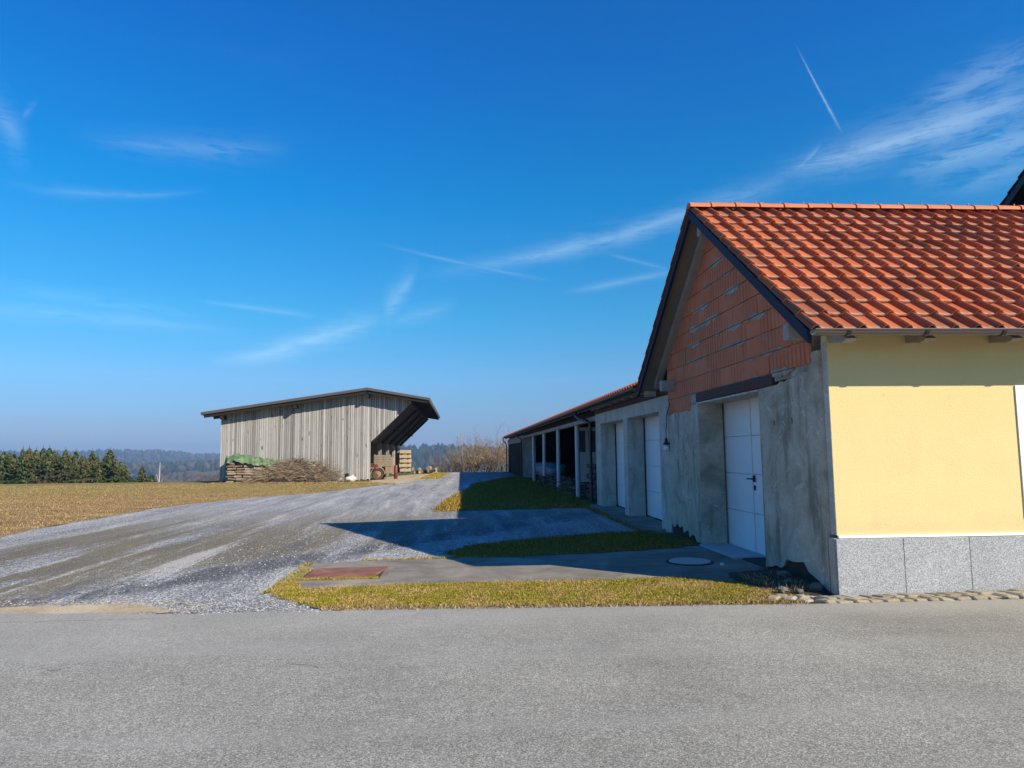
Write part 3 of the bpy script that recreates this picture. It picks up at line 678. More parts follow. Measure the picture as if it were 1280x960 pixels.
for a, b in (((6.42, .94), (6.49, 2.22)), ((7.55, .94), (7.62, 2.22)), ((6.49, 2.15), (7.55, 2.22)), ((6.49, .94), (7.55, 1.01)), ((6.985, 1.01), (7.055, 2.15)), ((6.49, 1.93), (6.985, 1.96)), ((7.055, 1.93), (7.55, 1.96))): mb.box((a[0], 7.66, a[1]), (b[0], 7.70, b[1]))
part('window_frame', mb, 'white_paint', window)
for a, b in ((6.49, 6.985), (7.055, 7.55)):
    part('pane', MB().box((a, 7.685, 1.01), (b, 7.69, 1.93)), 'window_glass', window); part('pane', MB().box((a, 7.685, 1.96), (b, 7.69, 2.15)), 'window_glass', window)
part('room_back', MB().box((6.3, 7.95, .7), (7.8, 7.97, 2.4)), 'soffit_board', window)
part('rear_wall', MB().box((4.6, 13.45, 0), (XE, 13.66, 3.15)), 'grey_render', house)
# roof
ang = math.atan(SL); ca, sa = math.cos(ang), math.sin(ang)
VX = 3.72                                        # verge
def rz(y): return 5.47-abs(y-10.83)*SL           # top of the roof deck
mb = MB()
for s in (1, -1):
    pts = [(10.83, rz(10.83)-.001), (10.83+s*3.62, rz(10.83+3.62)), (10.83+s*3.62, rz(10.83+3.62)-.035), (10.83, rz(10.83)-.036)]
    mb.prism(pts, 'x', VX+.03, XE)
roof = part('roof', mb, 'soffit_board', house)
TW, TL = .254, .376; NC = 23; NR = 12
def tile_mesh(rows=3, seg=12, name='roof_tile'):
    def hgt(u):
        d = abs(u-.14); r = .060*math.cos(min(d/.22, 1)*math.pi/2)**1.2 if d < .22 else 0
        return r+(.010*(2*(u-.36)/.64-1)**2 if u > .36 else 0)
    m = MB(); us = [-.06+i/seg*1.06 for i in range(seg+1)]; ys = [0, .02, TL+.05]; n = len(us)
    vs = [(u*TW, y, hgt(u)+.040*(1-y/(TL+.05))+(.0 if j else -.004)) for j, y in enumerate(ys) for u in us]
    vs += [(u*TW, .001, hgt(u)+.036-.020) for u in us]
    fs = [(j*n+i, j*n+i+1, (j+1)*n+i+1, (j+1)*n+i) for j in range(2) for i in range(n-1)]+[(3*n+i, 3*n+i+1, i+1, i) for i in range(n-1)]
    fs.append((0, n, 2*n, 3*n)); fs.append((n-1, 4*n-1, 3*n-1, 2*n-1))
    return m.add(vs, fs)
tm = tile_mesh(); tmesh = tm.mesh('roof_tile', 'roof_clay', smooth=40)
M3 = Matrix(((1, 0, 0), (0, ca, -sa), (0, sa, ca)))
eave = Vector((VX, 10.83-3.71, rz(10.83+3.71)+.022))
hl = Vector(house.location)
for r in range(NR):
    for c in range(NC):
        p = eave+M3 @ Vector((c*TW, r*TL, 0))-hl
        o = put('roof_tile', tmesh, roof, p+Vector((rng.uniform(-.004, .004), 0, rng.uniform(-.003, .004))))
        o.rotation_euler = (ang+rng.uniform(-.012, .012), rng.uniform(-.012, .012), rng.uniform(-.008, .008))
mb = MB()
for r in range(NR):
    for c in range(NC, 38):
        mb.add([M3 @ (Vector(v)+Vector((c*TW, r*TL, 0)))+eave for v in tm.v], tm.f)
eb = Vector((VX, 10.83+3.70, rz(10.83+3.70)+.012)); M3b = Matrix(((-1, 0, 0), (0, -ca, sa), (0, sa, ca)))
lo = tile_mesh(seg=6)
for r in range(NR):
    for c in range(38):
        mb.add([M3b @ (Vector(v)+Vector((-(c+1)*TW+.06, r*TL, .006*(r % 2))))+eb for v in lo.v], lo.f)
o = part('tile_field', mb, 'roof_clay', roof, smooth=40); o['kind'] = 'stuff'
rid = MB(); n = 8
def ridge_cap(L):
    m = MB(); prof = [(math.cos(math.pi*k/n)*.125, math.sin(math.pi*k/n)*.10-.035) for k in range(n+1)]
    rings = [(0, 1.0), (.03, 1.0), (L-.055, .93), (L-.05, 1.10), (L+.012, 1.12)]
    vs = [(xx, p[0]*k, p[1]*k+.0) for xx, k in rings for p in prof]
    fs = [(j*(n+1)+i, (j+1)*(n+1)+i, (j+1)*(n+1)+i+1, j*(n+1)+i+1) for j in range(len(rings)-1) for i in range(n)]
    fs.append(tuple(range(n+1)))
    m.add(vs, fs); m.lathe((L-.08, 0, .068), [(.012, 0), (.012, .03), (.006, .036)], 6); return m
rm = ridge_cap(.40).mesh('ridge_tile', 'ridge_clay', smooth=40)
for k in range(24):
    o = put('ridge_tile', rm, roof, Vector((VX-.03+k*.40, 10.83, rz(10.83)+.075+rng.uniform(-.004, .004)))-hl); o.rotation_euler = (0, 0, rng.uniform(-.01, .01))
fl = MB()
for s in (1, -1):
    y1 = 10.83+s*3.66; z1 = rz(y1)
    fl.prism([(10.83, rz(10.83)+.02), (y1, z1+.02), (y1, z1-.125), (10.83, rz(10.83)-.125)], 'x', VX-.028, VX+.018)
part('verge_flashing', fl, 'flashing', roof)
part('verge_rafter', MB().prism([(10.83, 5.29-.002), (14.2, under(14.2)), (14.2, under(14.2)+.13), (10.83, 5.42)], 'x', GX-.10, GX+.02), 'grey_beam', roof)
part('verge_rafter', MB().prism([(10.83, 5.29-.002), (7.5, under(7.5)), (7.5, under(7.5)+.13), (10.83, 5.42)], 'x', GX-.10, GX+.02), 'grey_beam', roof)
for y, z in ((10.83, 5.06), (13.25, 3.36-.60), (7.98, 2.90)):
    part('purlin', MB().cbox((GX-.24, y-.07, z), (GX+.3, y+.07, z+.20), .008), 'grey_beam', roof)
for k, xx in enumerate([4.22, 5.11, 6.10, 7.16, 8.17, 9.18, 10.2, 11.2, 12.2]):
    m = MB().prism([(7.60, 3.02), (7.24, 2.80), (7.27, 2.78), (7.36, 2.765), (7.45, 2.79), (7.60, 2.80)], 'x', xx-.06, xx+.06); part('rafter_tail', m, 'eave_wood' if k else 'grey_beam', roof)
def gutter_mb(x0, x1, y, z, r, axis='x'):
    m = MB(); n = 9
    prof = [(-r*math.cos(math.pi*k/n), -r*math.sin(math.pi*k/n)) for k in range(n+1)]; ins = [(a*.9, b*.9) for a, b in prof[::-1]]
    bead = [(-r-.006, .008), (-r-.016, .0), (-r-.006, -.008)]
    m.prism([(y+a, z+b) for a, b in prof+ins], 'x', x0, x1) if axis == 'x' else m.prism([(y+a, z+b) for a, b in prof+ins], 'y', x0, x1)
    if axis == 'x': m.tube([(x0, y-r, z), (x1, y-r, z)], .011, 6); m.box((x0-.003, y-r, z-r*.6), (x0, y+r, z))
    else: m.tube([(y-r, x0, z), (y-r, x1, z)], .011, 6)
    return m
gut = part('gutter', gutter_mb(VX-.01, XE, 7.085, 2.862, .058), 'gutter_brown', roof, smooth=50)
brk = MB()
for k in range(11):
    xx = 4.08+k*.85; n = 9; r = .067
    pts = [(xx, 7.085-r*math.cos(math.pi*j/n), 2.862-r*math.sin(math.pi*j/n)) for j in range(n+1)]
    m = MB(); vs = []
    for p in pts: vs += [(p[0]-.020, p[1], p[2]), (p[0]+.020, p[1], p[2])]
    m.add(vs, [(2*j, 2*j+1, 2*j+3, 2*j+2) for j in range(n)]); m.add([(v[0], v[1]+.002, v[2]+.002) for v in vs], [(2*j, 2*j+2, 2*j+3, 2*j+1) for j in range(n)])
    part('gutter_bracket', m, 'gutter_dark', roof)
part('rear_gutter', gutter_mb(VX+.02, 4.0, 14.50, 2.78, .066), 'gutter_brown', roof, smooth=50)
# garage door
def garage_door(par, y0, y1, z0, z1, xx, wicket=None):
    d = part('garage_door', MB().box((xx+.03, y0-.02, z0), (xx+.05, y1+.02, z1)), 'door_white', par)
    n = 4; hh = (z1-z0)/n
    for k in range(n):
        cuts = [y0, y1] if not wicket else [y0, wicket[0], wicket[1], y1]
        for a, b in zip(cuts[:-1], cuts[1:]):
            part('door_panel', MB().cbox((xx-.012, a+.003, z0+k*hh+.003), (xx+.029, b-.003, z0+(k+1)*hh-.004), .004), 'door_white', d)
    return d
d1 = garage_door(house, 9.30, 12.14, .03, 2.44, 4.55, (9.85, 10.76))
for a, b in ((10.745, 10.79), (9.83, 9.865)): part('wicket_profile', MB().box((4.522, a, .03), (4.537, b, 2.43)), 'white_paint', d1)
m = MB().cbox((4.50, 10.66, 1.12), (4.535, 10.70, 1.22), .006); m.cbox((4.51, 10.665, .99), (4.535, 10.695, 1.07), .006); m.tube([(4.52, 10.68, 1.17), (4.47, 10.68, 1.17), (4.465, 10.82, 1.165)], .011, 8); part('door_handle', m, 'black_plastic', d1)
part('threshold', MB().cbox((4.02, 10.3, -.02), (4.53, 11.86, .045), .01), 'sill_concrete', house)
part('dark_sill', MB().cbox((4.12, 9.34, -.02), (4.53, 10.28, .035), .01), 'soil', house)
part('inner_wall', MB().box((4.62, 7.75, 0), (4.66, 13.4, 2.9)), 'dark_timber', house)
part('party_wall', MB().prism([(7.7, 2.9), (10.83, 5.2), (13.6, 3.2), (13.6, 0), (7.7, 0)], 'x', XE-.1, XE), 'yellow_render', house)

# bulb in its socket, hung on a cable
lamp = thing('hanging_lamp', (GX-.06, 13.6, 1.62), 'bare bulb in black socket hanging on cable from the garage wall', 'lamp')
m = MB(); m.lathe((GX-.06, 13.6, 1.60), [(.005, 0), (.035, .008), (.056, .04), (.058, .075), (.045, .115), (.030, .14)], 14); part('bulb', m, 'bulb_glass', lamp, smooth=True)
m = MB(); m.lathe((GX-.06, 13.6, 1.735), [(.066, 0), (.064, .03), (.034, .05), (.028, .12), (.010, .14)], 12); part('socket', m, 'black_plastic', lamp, smooth=40)
m = MB(); m.tube([(GX-.06, 13.6, 1.86), (GX-.055, 13.61, 2.0), (GX-.05, 13.58, 2.15), (GX-.03, 13.63, 2.3), (GX-.02, 13.5, 2.45), (GX-.01, 13.45, 2.55)], .008, 6); part('cable', m, 'black_plastic', lamp)
m = MB(); m.tube([(GX-.03, 13.55, 1.98), (GX-.02, 13.66, 2.1), (GX-.02, 13.56, 2.22), (GX-.02, 13.64, 2.36), (GX-.01, 13.7, 2.5)], .006, 6); part('cable', m, 'grey_beam', lamp)
wire = MB(); wire.tube([(GX-.01, 8.22, 2.56), (GX-.03, 8.3, 2.5), (GX-.035, 8.37, 2.38), (GX-.03, 8.36, 2.27), (GX-.02, 8.33, 2.2)], .006, 6); wire.tube([(GX-.01, 8.15, 2.46), (GX-.03, 8.1, 2.4), (GX-.02, 8.08, 2.33)], .005, 6)
solid('loose_wire', wire, 'pale_render', (GX-.01, 8.25, 2.2), 'thin loose pale wire end dangling from the render by brick gable corner', 'wire')

# cobble strip along the plinth
mb = MB().prism([(3.6, 0), (13.4, 0), (13.4, .118), (4.1, .018), (3.6, .018)], 'y', 7.10, 7.545); mb.v = [(v[0], v[1]-(v[0]-4)*.016+(.13 if v[1] < 7.3 else 0), v[2]) for v in mb.v]; strip = setting('cobble_strip', mb, 'soil'); strip.name = 'cobble_strip'
for row, (ya, yb) in enumerate(((7.22, 7.375), (7.385, 7.545))):
    x = 3.74+row*.1
    while x < 12.9:
        w = rng.uniform(.13, .20); sk = .05
        m = MB().cbox((0, 0, -.02), (w-.012, yb-ya-.010, .036+rng.uniform(-.006, .008)), .018, jit=.008)
        m.v = [(v[0]-(v[1]-.07)*.55, v[1], v[2]) for v in m.v]
        o = put('cobble', m.mesh('cobble', 'cobble'), strip, (x, ya-(x-4)*.016, max(0, x-4.1)*.011), (rng.uniform(-.04, .04), rng.uniform(-.04, .04), rng.uniform(-.05, .05))); x += w
for x, y, a in ((3.62, 7.36, .5), (3.50, 7.47, .8), (3.46, 7.60, 1.1), (3.66, 7.52, .4), (3.34, 7.52, .9)):
    m = MB().cbox((-.08, -.06, -.02), (.08, .06, .045), .02, jit=.012); put('cobble', m.mesh('cobble', 'cobble'), strip, (x, y, 0), (.05, .05, a))
# rubble, soil and weeds at the foot of the gable
pl_ = rough_edge([(3.55, 7.66), (4.12, 7.62), (4.12, 9.4), (3.55, 9.2), (3.3, 8.6)], .1, .05)
R2 = MB(); c = (3.95, 8.4, .09)
k = len(pl_); R2.add([(x, y, .02) for x, y in pl_]+[((x+c[0])/2, (y+c[1])/2, .06+rng.uniform(-.02, .03)) for x, y in pl_]+[c], [(i, (i+1) % k, k+(i+1) % k, k+i) for i in range(k)]+[(k+i, k+(i+1) % k, 2*k) for i in range(k)])
setting('bare_soil', R2, 'soil')
pl_ = rough_edge([(3.6, 11.95), (4.12, 11.9), (4.12, 13.8), (3.55, 13.6)], .1, .06); R2 = MB(); c = (3.98, 12.8, .06); k = len(pl_)
R2.add([(x, y, .024) for x, y in pl_]+[c], [(i, (i+1) % k, k) for i in range(k)]); setting('bare_soil', R2, 'soil')
RUB = [(3.98, 7.85, .075, 'grey rubble stone by the plinth corner at gable foot'), (3.95, 8.55, .09, 'larger pale rubble lump against gable foot'), (3.80, 8.15, .06, 'small brown stone in front of gable foot weeds'),
       (3.55, 7.75, .06, 'flat loose stone where cobbles meet the grass'), (3.72, 7.7, .045, 'small loose stone at cobble end'), (3.9, 9.1, .05, 'broken render piece beside the garage door corner'), (3.6, 9.7, .03, 'tiny white chip on the concrete by the garage door')]
for x, y, r, lab in RUB:
    bm = bmesh.new(); bmesh.ops.create_icosphere(bm, subdivisions=2, radius=r)
    for v in bm.verts: v.co *= rng.uniform(.75, 1.2); v.co.z *= .7
    bm.verts.index_update(); m = MB().add([(v.co.x+x, v.co.y+y, v.co.z+r*.5+.03) for v in bm.verts], [[v.index for v in f.verts] for f in bm.faces]); bm.free()
    solid('rubble_stone', m, 'rubble' if r > .035 else 'white_paint', (x, y, .02), lab, 'stone')
bb = scatter([(3.4, 8.55), (4.0, 8.9), (4.05, 7.8), (3.6, 7.7)], 700, 44); o = blades('weeds', bb, .03, .02, .09, .004, 'straw', 45, .8)

# manhole cover and rusty steel plate
mh = thing('manhole_cover', (3.28, 10.12, .015), 'round pale concrete manhole cover in shade before the garage door', 'manhole cover')
m = MB(); m.lathe((3.28, 10.12, .012), [(.335, 0), (.335, .014), (.305, .016)], 28); part('frame_ring', m, 'soil', mh)
m = MB(); m.lathe((3.28, 10.12, .02), [(.295, 0), (.295, .016), (.285, .02)], 28); part('lid', m, 'manhole', mh)
pt = thing('steel_plate', (-1.55, 9.75, .015), 'rusty red steel plate covering a pit at concrete apron corner', 'plate')
m = MB().prism([(-2.02, 9.42), (-1.12, 9.42), (-1.02, 10.13), (-2.0, 10.13)], 'z', .03, .042); part('plate', m, 'rust', pt)
m = MB().box((-2.12, 9.20, .006), (-1.02, 9.30, .022)); m.box((-2.12, 10.14, .006), (-.95, 10.22, .030)); m.box((-2.13, 9.30, .006), (-2.07, 10.14, .034)); m.box((-1.05, 9.30, .006), (-.96, 10.14, .02)); part('frame', m, 'worn_concrete', pt)
m = MB().box((-2.07, 9.30, .006), (-1.05, 10.14, .018)); part('pit_edge', m, 'soil', pt)
bb = scatter([(-2.07, 9.29), (-1.06, 9.29), (-1.06, 9.42), (-2.07, 9.42)], 2600, 46); blades('joint_moss', bb, .018, .01, .03, .004, 'moss', 47, .9)
bb = np.vstack([scatter([(-2.16, 9.0), (-2.06, 9.0), (-2.06, 10.2), (-2.16, 10.2)], 1500, 48), scatter([(-2.3, 8.5), (-1.9, 8.7), (-2.0, 9.1), (-2.25, 9.1)], 2200, 49), scatter([(-1.5, 11.0), (1.0, 11.2), (1.0, 11.05), (-1.5, 10.9)], 1500, 50), scatter([(-2.3, 9), (-2.15, 9), (-2.15, 10.8), (-2.3, 10.8)], 700, 51)])
blades('edge_moss', bb, .014, .01, .04, .004, 'moss', 52, .9)

# ------------------------------------------------------------------ long garage and shed building
shed = thing('garage_row', (GX, 13.7, 0), 'long low building with garage doors, open pillared shed and tiled roof', 'outbuilding')
mb = MB()
mb.prism([(13.63, .0), (13.63, 2.72), (21.15, 2.74), (21.15, .0), (20.38, .0), (20.38, 2.43), (17.52, 2.43), (17.52, .0), (17.12, .0), (17.12, 2.43), (14.28, 2.43), (14.28, .0)], 'x', GX+.003, GX+.42)
part('garage_wall', mb, 'pale_render', shed)
part('dark_backing', MB().box((4.62, 14.0, 0), (4.65, 21.0, 2.9)), 'dark_timber', shed)  # dark sheet added close behind the doors to keep daylight out
garage_door(shed, 14.25, 17.2, .06, 2.47, 4.55); garage_door(shed, 17.5, 20.6, .06, 2.46, 4.55)
for a, b in ((17.13, 17.22), (20.39, 20.62)): part('door_track', MB().box((4.515, a, .06), (4.54, b, 2.47)), 'flashing', shed)
part('end_wall', MB().prism([(GX+.43, 0), (8.19, 0), (8.19, 4.55), (GX+.43, 3.2)], 'y', 20.95, 21.14), 'grey_render', shed)
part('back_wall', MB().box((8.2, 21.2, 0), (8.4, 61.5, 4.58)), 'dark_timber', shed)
part('wall_plate', MB().cbox((GX+.0, 13.65, 2.745), (GX+.2, 21.3, 2.87), .008), 'lintel_rust', shed)
part('dark_infill', MB().box((GX+.12, 21.32, 2.72), (GX+.17, 61.2, 3.02)), 'dark_timber', shed)  # dark filler added between beam and roof to keep the shed inside dark
part('beam', MB().cbox((GX+.0, 21.155, 2.575), (GX+.2, 46.4, 2.71), .01), 'grey_beam', shed)
part('side_wall', MB().box((GX+.0, 46.42, 0), (GX+.85, 46.62, 2.74)), 'pale_render', shed)
m = MB().box((GX+.0, 46.63, 2.35), (GX+.2, 61.5, 2.78)); part('end_lintel', m, 'pale_render', shed)
y = 46.64; 
while y < 61.3:
    part('dark_board', MB().box((GX+.05+rng.uniform(0, .03), y, .02), (GX+.1, y+.48, 2.345)), 'dark_timber', shed); y += .5
part('end_gable', MB().prism([(GX+.25, 0), (8.19, 0), (8.19, 4.5), (GX+.25, 2.98)], 'y', 61.3, 61.5), 'grey_render', shed)
for k, yy in enumerate((25.15, 30.1, 35.25, 40.6)):
    t = [0, .01, .02, -.02][k]
    m = MB().tube([(GX+.10-t, yy, 0), (GX+.10, yy, 2.574)], .085, 14); part('post', m, 'post_white', shed, smooth=40)
# roof: low pitch, tiles seen edge on
a2 = math.atan(.385); c2, s2 = math.cos(a2), math.sin(a2)
E0 = Vector((3.74, 14.46, 2.99))
mb = MB()
dk = lambda x: 2.955+(x-3.80)*.385
mb.prism([(3.80, dk(3.80)), (8.3, dk(8.3)), (12.8, dk(3.80)), (12.8, dk(3.80)-.03), (8.3, dk(8.3)-.03), (3.80, dk(3.80)-.03)], 'y', 14.46, 61.7)
sroof = part('roof', mb, 'soffit_board', shed)
mb = MB(); lo = tile_mesh(seg=7); M4 = Matrix(((0, c2, -s2), (-1, 0, 0), (0, s2, c2)))
for c in range(int(47.2/TW)):
    for r in range(13):
        b = Vector((-(c+1)*TW, r*TL, 0))
        mb.add([M4 @ (Vector(v)+b)+E0 for v in lo.v], lo.f)
mb.prism([(8.28, 4.74), (12.8, 3.0), (12.8, 2.97), (8.28, 4.71)], 'y', 14.46, 61.7)
o = part('tile_field', mb, 'roof_clay', sroof, smooth=40); o['kind'] = 'stuff'
part('roof_gable', MB().prism([(3.83, 2.75), (3.83, 2.93), (8.3, 4.64), (12.4, 2.9)], 'y', 14.43, 14.455), 'grey_render', shed)
part('gutter', gutter_mb(14.6, 61.8, 3.70, 2.965, .07, 'y'), 'gutter_dark', sroof, smooth=50)
part('fascia', MB().box((3.80, 14.7, 2.86), (3.83, 61.6, 2.955)), 'gutter_dark', sroof)
y = 14.9
while y < 61:
    m = MB().prism([(3.84, dk(3.84)-.035), (3.84, dk(3.84)-.12), (3.90, dk(3.84)-.15), (4.35, dk(4.35)-.16), (4.35, dk(4.35)-.035)], 'y', y-.06, y+.06); part('rafter_tail', m, 'dark_timber' if y > 21 else 'grey_beam', sroof); y += .82
def downpipe(y0, y1):
    m = MB(); m.tube([(3.70, y0, 2.90), (3.70, y0, 2.78), (3.74, (y0*.7+y1*.3), 2.68), (3.93, (y0*.2+y1*.8), 2.58), (3.98, y1, 2.48), (3.98, y1, 1.2), (3.98, y1, .25)], .05, 10); m.tube([(3.98, y1, .25), (3.98, y1, .02)], .058, 10)
    for z in (2.2, 1.1): m.lathe((3.98, y1, z), [(.058, 0), (.058, .03)], 10)
    return m
part('downpipe', downpipe(22.5, 21.5), 'gutter_dark', shed, smooth=40); part('downpipe', downpipe(47.4, 46.3), 'gutter_dark', shed, smooth=40)
m = MB().tube([(3.70, 61.7, 2.9), (3.70, 61.7, 2.7), (3.95, 61.6, 2.45), (3.98, 61.55, 2.3), (3.98, 61.55, 0)], .05, 8); part('downpipe', m, 'gutter_dark', shed, smooth=40)
# low concrete edge in front of the garages
mb = MB(); 
kp = [(3.62, 14.0), (4.5, 14.0), (4.5, 20.9), (3.95, 21.3), (3.72, 21.2), (3.7, 17.6)]
pr = rough_edge(kp, .2, .04); mb.prism(pr, 'z', .0, .05); setting('concrete_edge', mb, 'worn_concrete')
bb = scatter([(3.5, 13.9), (3.75, 13.9), (3.8, 21), (3.55, 20.5)], 1500, 61); blades('edge_grass', bb, .01, .02, .07, .006, 'shade_grass', 62, .8)

# stored things in the shed
leaf = thing('door_leaf', (4.75, 26.4, 0), 'old white door leaf with two dark glass panes standing in open shed', 'door')
m = MB().box((4.30, 26.38, .5), (5.20, 26.43, 1.62)); m.box((4.30, 26.38, 2.42), (5.20, 26.43, 2.55)); 
for a, b in ((4.30, 4.42), (4.70, 4.80), (5.08, 5.20)): m.box((a, 26.38, 1.62), (b, 26.43, 2.42))
m.box((4.3, 26.38, .02), (4.45, 26.43, .5)); m.box((5.05, 26.38, .02), (5.2, 26.43, .5)); part('frame', m, 'post_white', leaf)
for a, b in ((4.42, 4.70), (4.80, 5.08)): part('pane', MB().box((a, 26.40, 1.62), (b, 26.41, 2.42)), 'window_glass', leaf)
def logs(par, x0, x1, y0, y1, z0, heights, axis, r=.07, m='firewood', lift=.0):
    """stacked logs; axis is the direction they lie along"""
    L = (x1-x0) if axis == 'x' else (y1-y0); W = (y1-y0) if axis == 'x' else (x1-x0); n = 0; k = 0; z = z0+r
    while z < z0+heights:
        w = r*(1 if k % 2 == 0 else 1.9)
        while w < W-r*.5:
            rr = r*rng.uniform(.7, 1.1); dz = rng.uniform(-.01, .01); tw = rng.uniform(-.04, .04)
            if axis == 'x': p, q = (x0+rng.uniform(-.08, .05), y0+w, z+dz), (x1+rng.uniform(-.05, .08), y0+w+tw, z+dz)
            else: p, q = (x0+w, y0+rng.uniform(-.08, .05), z+dz), (x0+w+tw, y1, z+dz)
            part('log', MB().tube([p, q], rr, 7), m, par); w += r*1.95; n += 1
        z += r*1.72; k += 1
    return n
wp = thing('log_stack', (4.75, 23.6, 0), 'dark knee high log stack just behind the downpipe in open shed', 'log stack'); logs(wp, 4.35, 5.6, 23.0, 24.6, 0, 1.15, 'y', .10, 'bark')
cv = thing('covered_cart', (5.0, 40, 0), 'long low load under a pale blue cover behind the far shed posts', 'covered load')
bm = bmesh.new(); bmesh.ops.create_icosphere(bm, subdivisions=4, radius=1)
for v in bm.verts:
    p = v.co; q = Vector([math.copysign(abs(c_)**.6, c_) for c_ in p]); v.co = Vector((5.0+q.x*.72, 40+q.y*3.6, .66+q.z*.36+.04*math.sin(q.y*14+q.x*5)+.03*math.sin(q.x*17)))
bm.verts.index_update(); m = MB().add([v.co[:] for v in bm.verts], [[v.index for v in f.verts] for f in bm.faces]); bm.free(); part('cover', m, 'cover_sheet', cv, smooth=True)
m = MB().box((4.5, 37, .12), (5.5, 43, .42))
part('cart_bed', m, 'dark_timber', cv)
for yy in (38.2, 41.8):
    for xx in (4.45, 5.5): part('wheel', MB().lathe((xx-.06, yy, .26), [(.26, 0), (.26, .12)], 14, axis='x'), 'tyre', cv)
LOWL = [(4.55, 31.5, 'low dim heap of kindling between the second and third shed posts'), (4.6, 28.3, 'low dim heap of kindling between the nearest two shed posts'), (4.55, 35.2, 'low dim heap of kindling by the third shed post')]
for x0, y0, lab in LOWL:
    m = MB()
    for _ in range(420):
        a = rng.uniform(0, 6.28); px, py = x0+rng.gauss(0, .22), y0+rng.gauss(0, .9); h = max(.04, .42-abs(py-y0)*.2)*rng.random(); l = rng.uniform(.15, .4)
        m.tube([(px-l*math.cos(a), py-l*math.sin(a), h+.03), (px+l*math.cos(a), py+l*math.sin(a), h+.03+rng.uniform(-.03, .12))], .02, 4, tint=rng.random())
    solid('kindling_heap', m, 'twig', (x0, y0, 0), lab, 'kindling', 'kindling heaps in the shed', tint=True)

# ------------------------------------------------------------------ taller neighbour house behind the ridge
fx, fy, fz = 14.25, 14.5, 9.77
fh = thing('farmhouse', (fx, fy, 0), 'taller house behind the red roof, only its dark roof verge showing', 'house')
m = MB().prism([(9.2, 0), (9.2, 5.75), (14.5, 9.55), (19.8, 5.75), (19.8, 0)], 'x', fx+.45, 24); part('wall', m, 'dark_timber', fh)
m = MB()
for s in (1, -1): m.prism([(fy, fz), (fy+s*6, fz-6*.7135), (fy+s*6, fz-6*.7135-.05), (fy, fz-.05)], 'x', fx+.02, 24.4)
fr = part('roof', m, 'dark_timber', fh)
m = MB()
for s in (1, -1):
    for k in range(16):
        t0, t1 = k*.375, k*.375+.42; za, zb = fz-t0*.7135, fz-t1*.7135
        m.prism([(fy+s*t0, za+.04), (fy+s*t1, zb+.10), (fy+s*t1, zb+.06), (fy+s*t0, za+.0)], 'x', fx-.02, 24.4)
part('tile_course', m, 'dark_red_tile', fr)
m = MB()
for s in (1, -1): m.prism([(fy, fz-.02), (fy+s*6, fz-6*.7135-.02), (fy+s*6, fz-6*.7135-.22), (fy, fz-.22)], 'x', fx, fx+.018)
part('barge_board', m, 'black_plastic', fr)

# ------------------------------------------------------------------ barn
BY = 44.0
barn = thing('barn', (-10, BY, 0), 'weathered grey board barn with one open side under overhanging roof', 'barn')
def btop(x): return 5.44-(-5.67-x)*.148 if x < -5.67 else 5.44-(x+5.67)*.168     # underside of the roof
def bbot(x): return .02 if x < -5.54 else 2.36+(x+5.54)*.968
x = -14.52
while x < -3.02:
    w = rng.uniform(.09, .165); a, b = x+.004, min(x+w-rng.uniform(.008, .022), -3.02); x += w
    z0, z1 = bbot(a), bbot(b); 
    if a < -5.54 < b: b = -5.544; z1 = .02; x = -5.54
    if z0 < .1: z0 += rng.uniform(0, .12); z1 = z0
    zt0, zt1 = btop(a)-.02, btop(b)-.02
    if zt0-z0 < .05: continue
    d = rng.choice((0, 0, .022)); m = MB()
    if zt1-z1 < .02: z1 = zt1-.02
    m.prism([(a, z0), (b, z1), (b, zt1), (a, zt0)], 'y', BY-.03-d, BY-.004-d); part('board', m, 'weathered_board', barn)
part('left_wall', MB().box((-14.5, BY, .05), (-14.44, 63.9, 4.05)), 'weathered_board', barn)
m = MB().prism([(-14.4, .02), (-5.54, .02), (-5.54, 2.36), (-3.02, 4.8), (-5.67, 5.38), (-14.4, 4.05)], 'y', 63.9, 64.0); part('rear_wall', m, 'weathered_board', barn)
m = MB()
m.prism([(-15.42, 4.10), (-5.67, 5.545), (-1.93, 4.90), (-1.93, 4.86), (-5.67, 5.50), (-15.42, 4.05)], 'y', BY-.78, 64.9); broof = part('roof', m, 'fibre_sheet', barn)
for a, b in ((BY-.83, BY-.785), (64.905, 64.95)): part('barge_board', MB().prism([(-15.46, 4.23), (-5.67, 5.68), (-1.90, 5.03), (-1.90, 4.88), (-5.67, 5.52), (-15.46, 4.07)], 'y', a, b), 'barn_roof', broof)
part('eave_board', MB().box((-1.925, BY-.78, 4.80), (-1.88, 64.9, 5.05)), 'barn_roof', broof)
m = MB()
for k in range(40):
    yy = BY-.7+k*1.65
    if yy > 64.8: break
    for (xa, xb) in ((-15.3, -5.7), (-5.64, -2.0)):
        za, zb = btop(xa)-.05, btop(xb)-.05; part('rafter', MB().beam((xa, yy, za), (xb, yy, zb), .08, .14), 'dark_timber', broof)
for xx in (-14.3, -10, -5.67, -3.1): part('purlin', MB().box((xx-.09, BY-.7, btop(xx)-.36), (xx+.09, 64.8, btop(xx)-.14)), 'dark_timber', broof)
for yy in (49.2, 54.2, 59.2, 63.7):
    part('brace', MB().beam((-5.42, yy, 2.36), (-2.92, yy, 4.76), .16, .2, upv=(0, 1, 0)), 'dark_timber', barn)
    part('post', MB().box((-5.66, yy-.11, 0), (-5.44, yy+.11, 2.45)), 'weathered_board', barn)
    part('tie', MB().box((-14.4, yy-.08, 3.2), (-4.3, yy+.08, 3.42)), 'dark_timber', barn)
k = 0; y = 44.02
while y < 63.8:
    part('sloped_board', MB().prism([(-5.54, 2.37+.02), (-3.0, 4.83), (-3.0, 4.87), (-5.54, 2.43)], 'y', y, y+.47), 'dark_timber', barn); y += .49
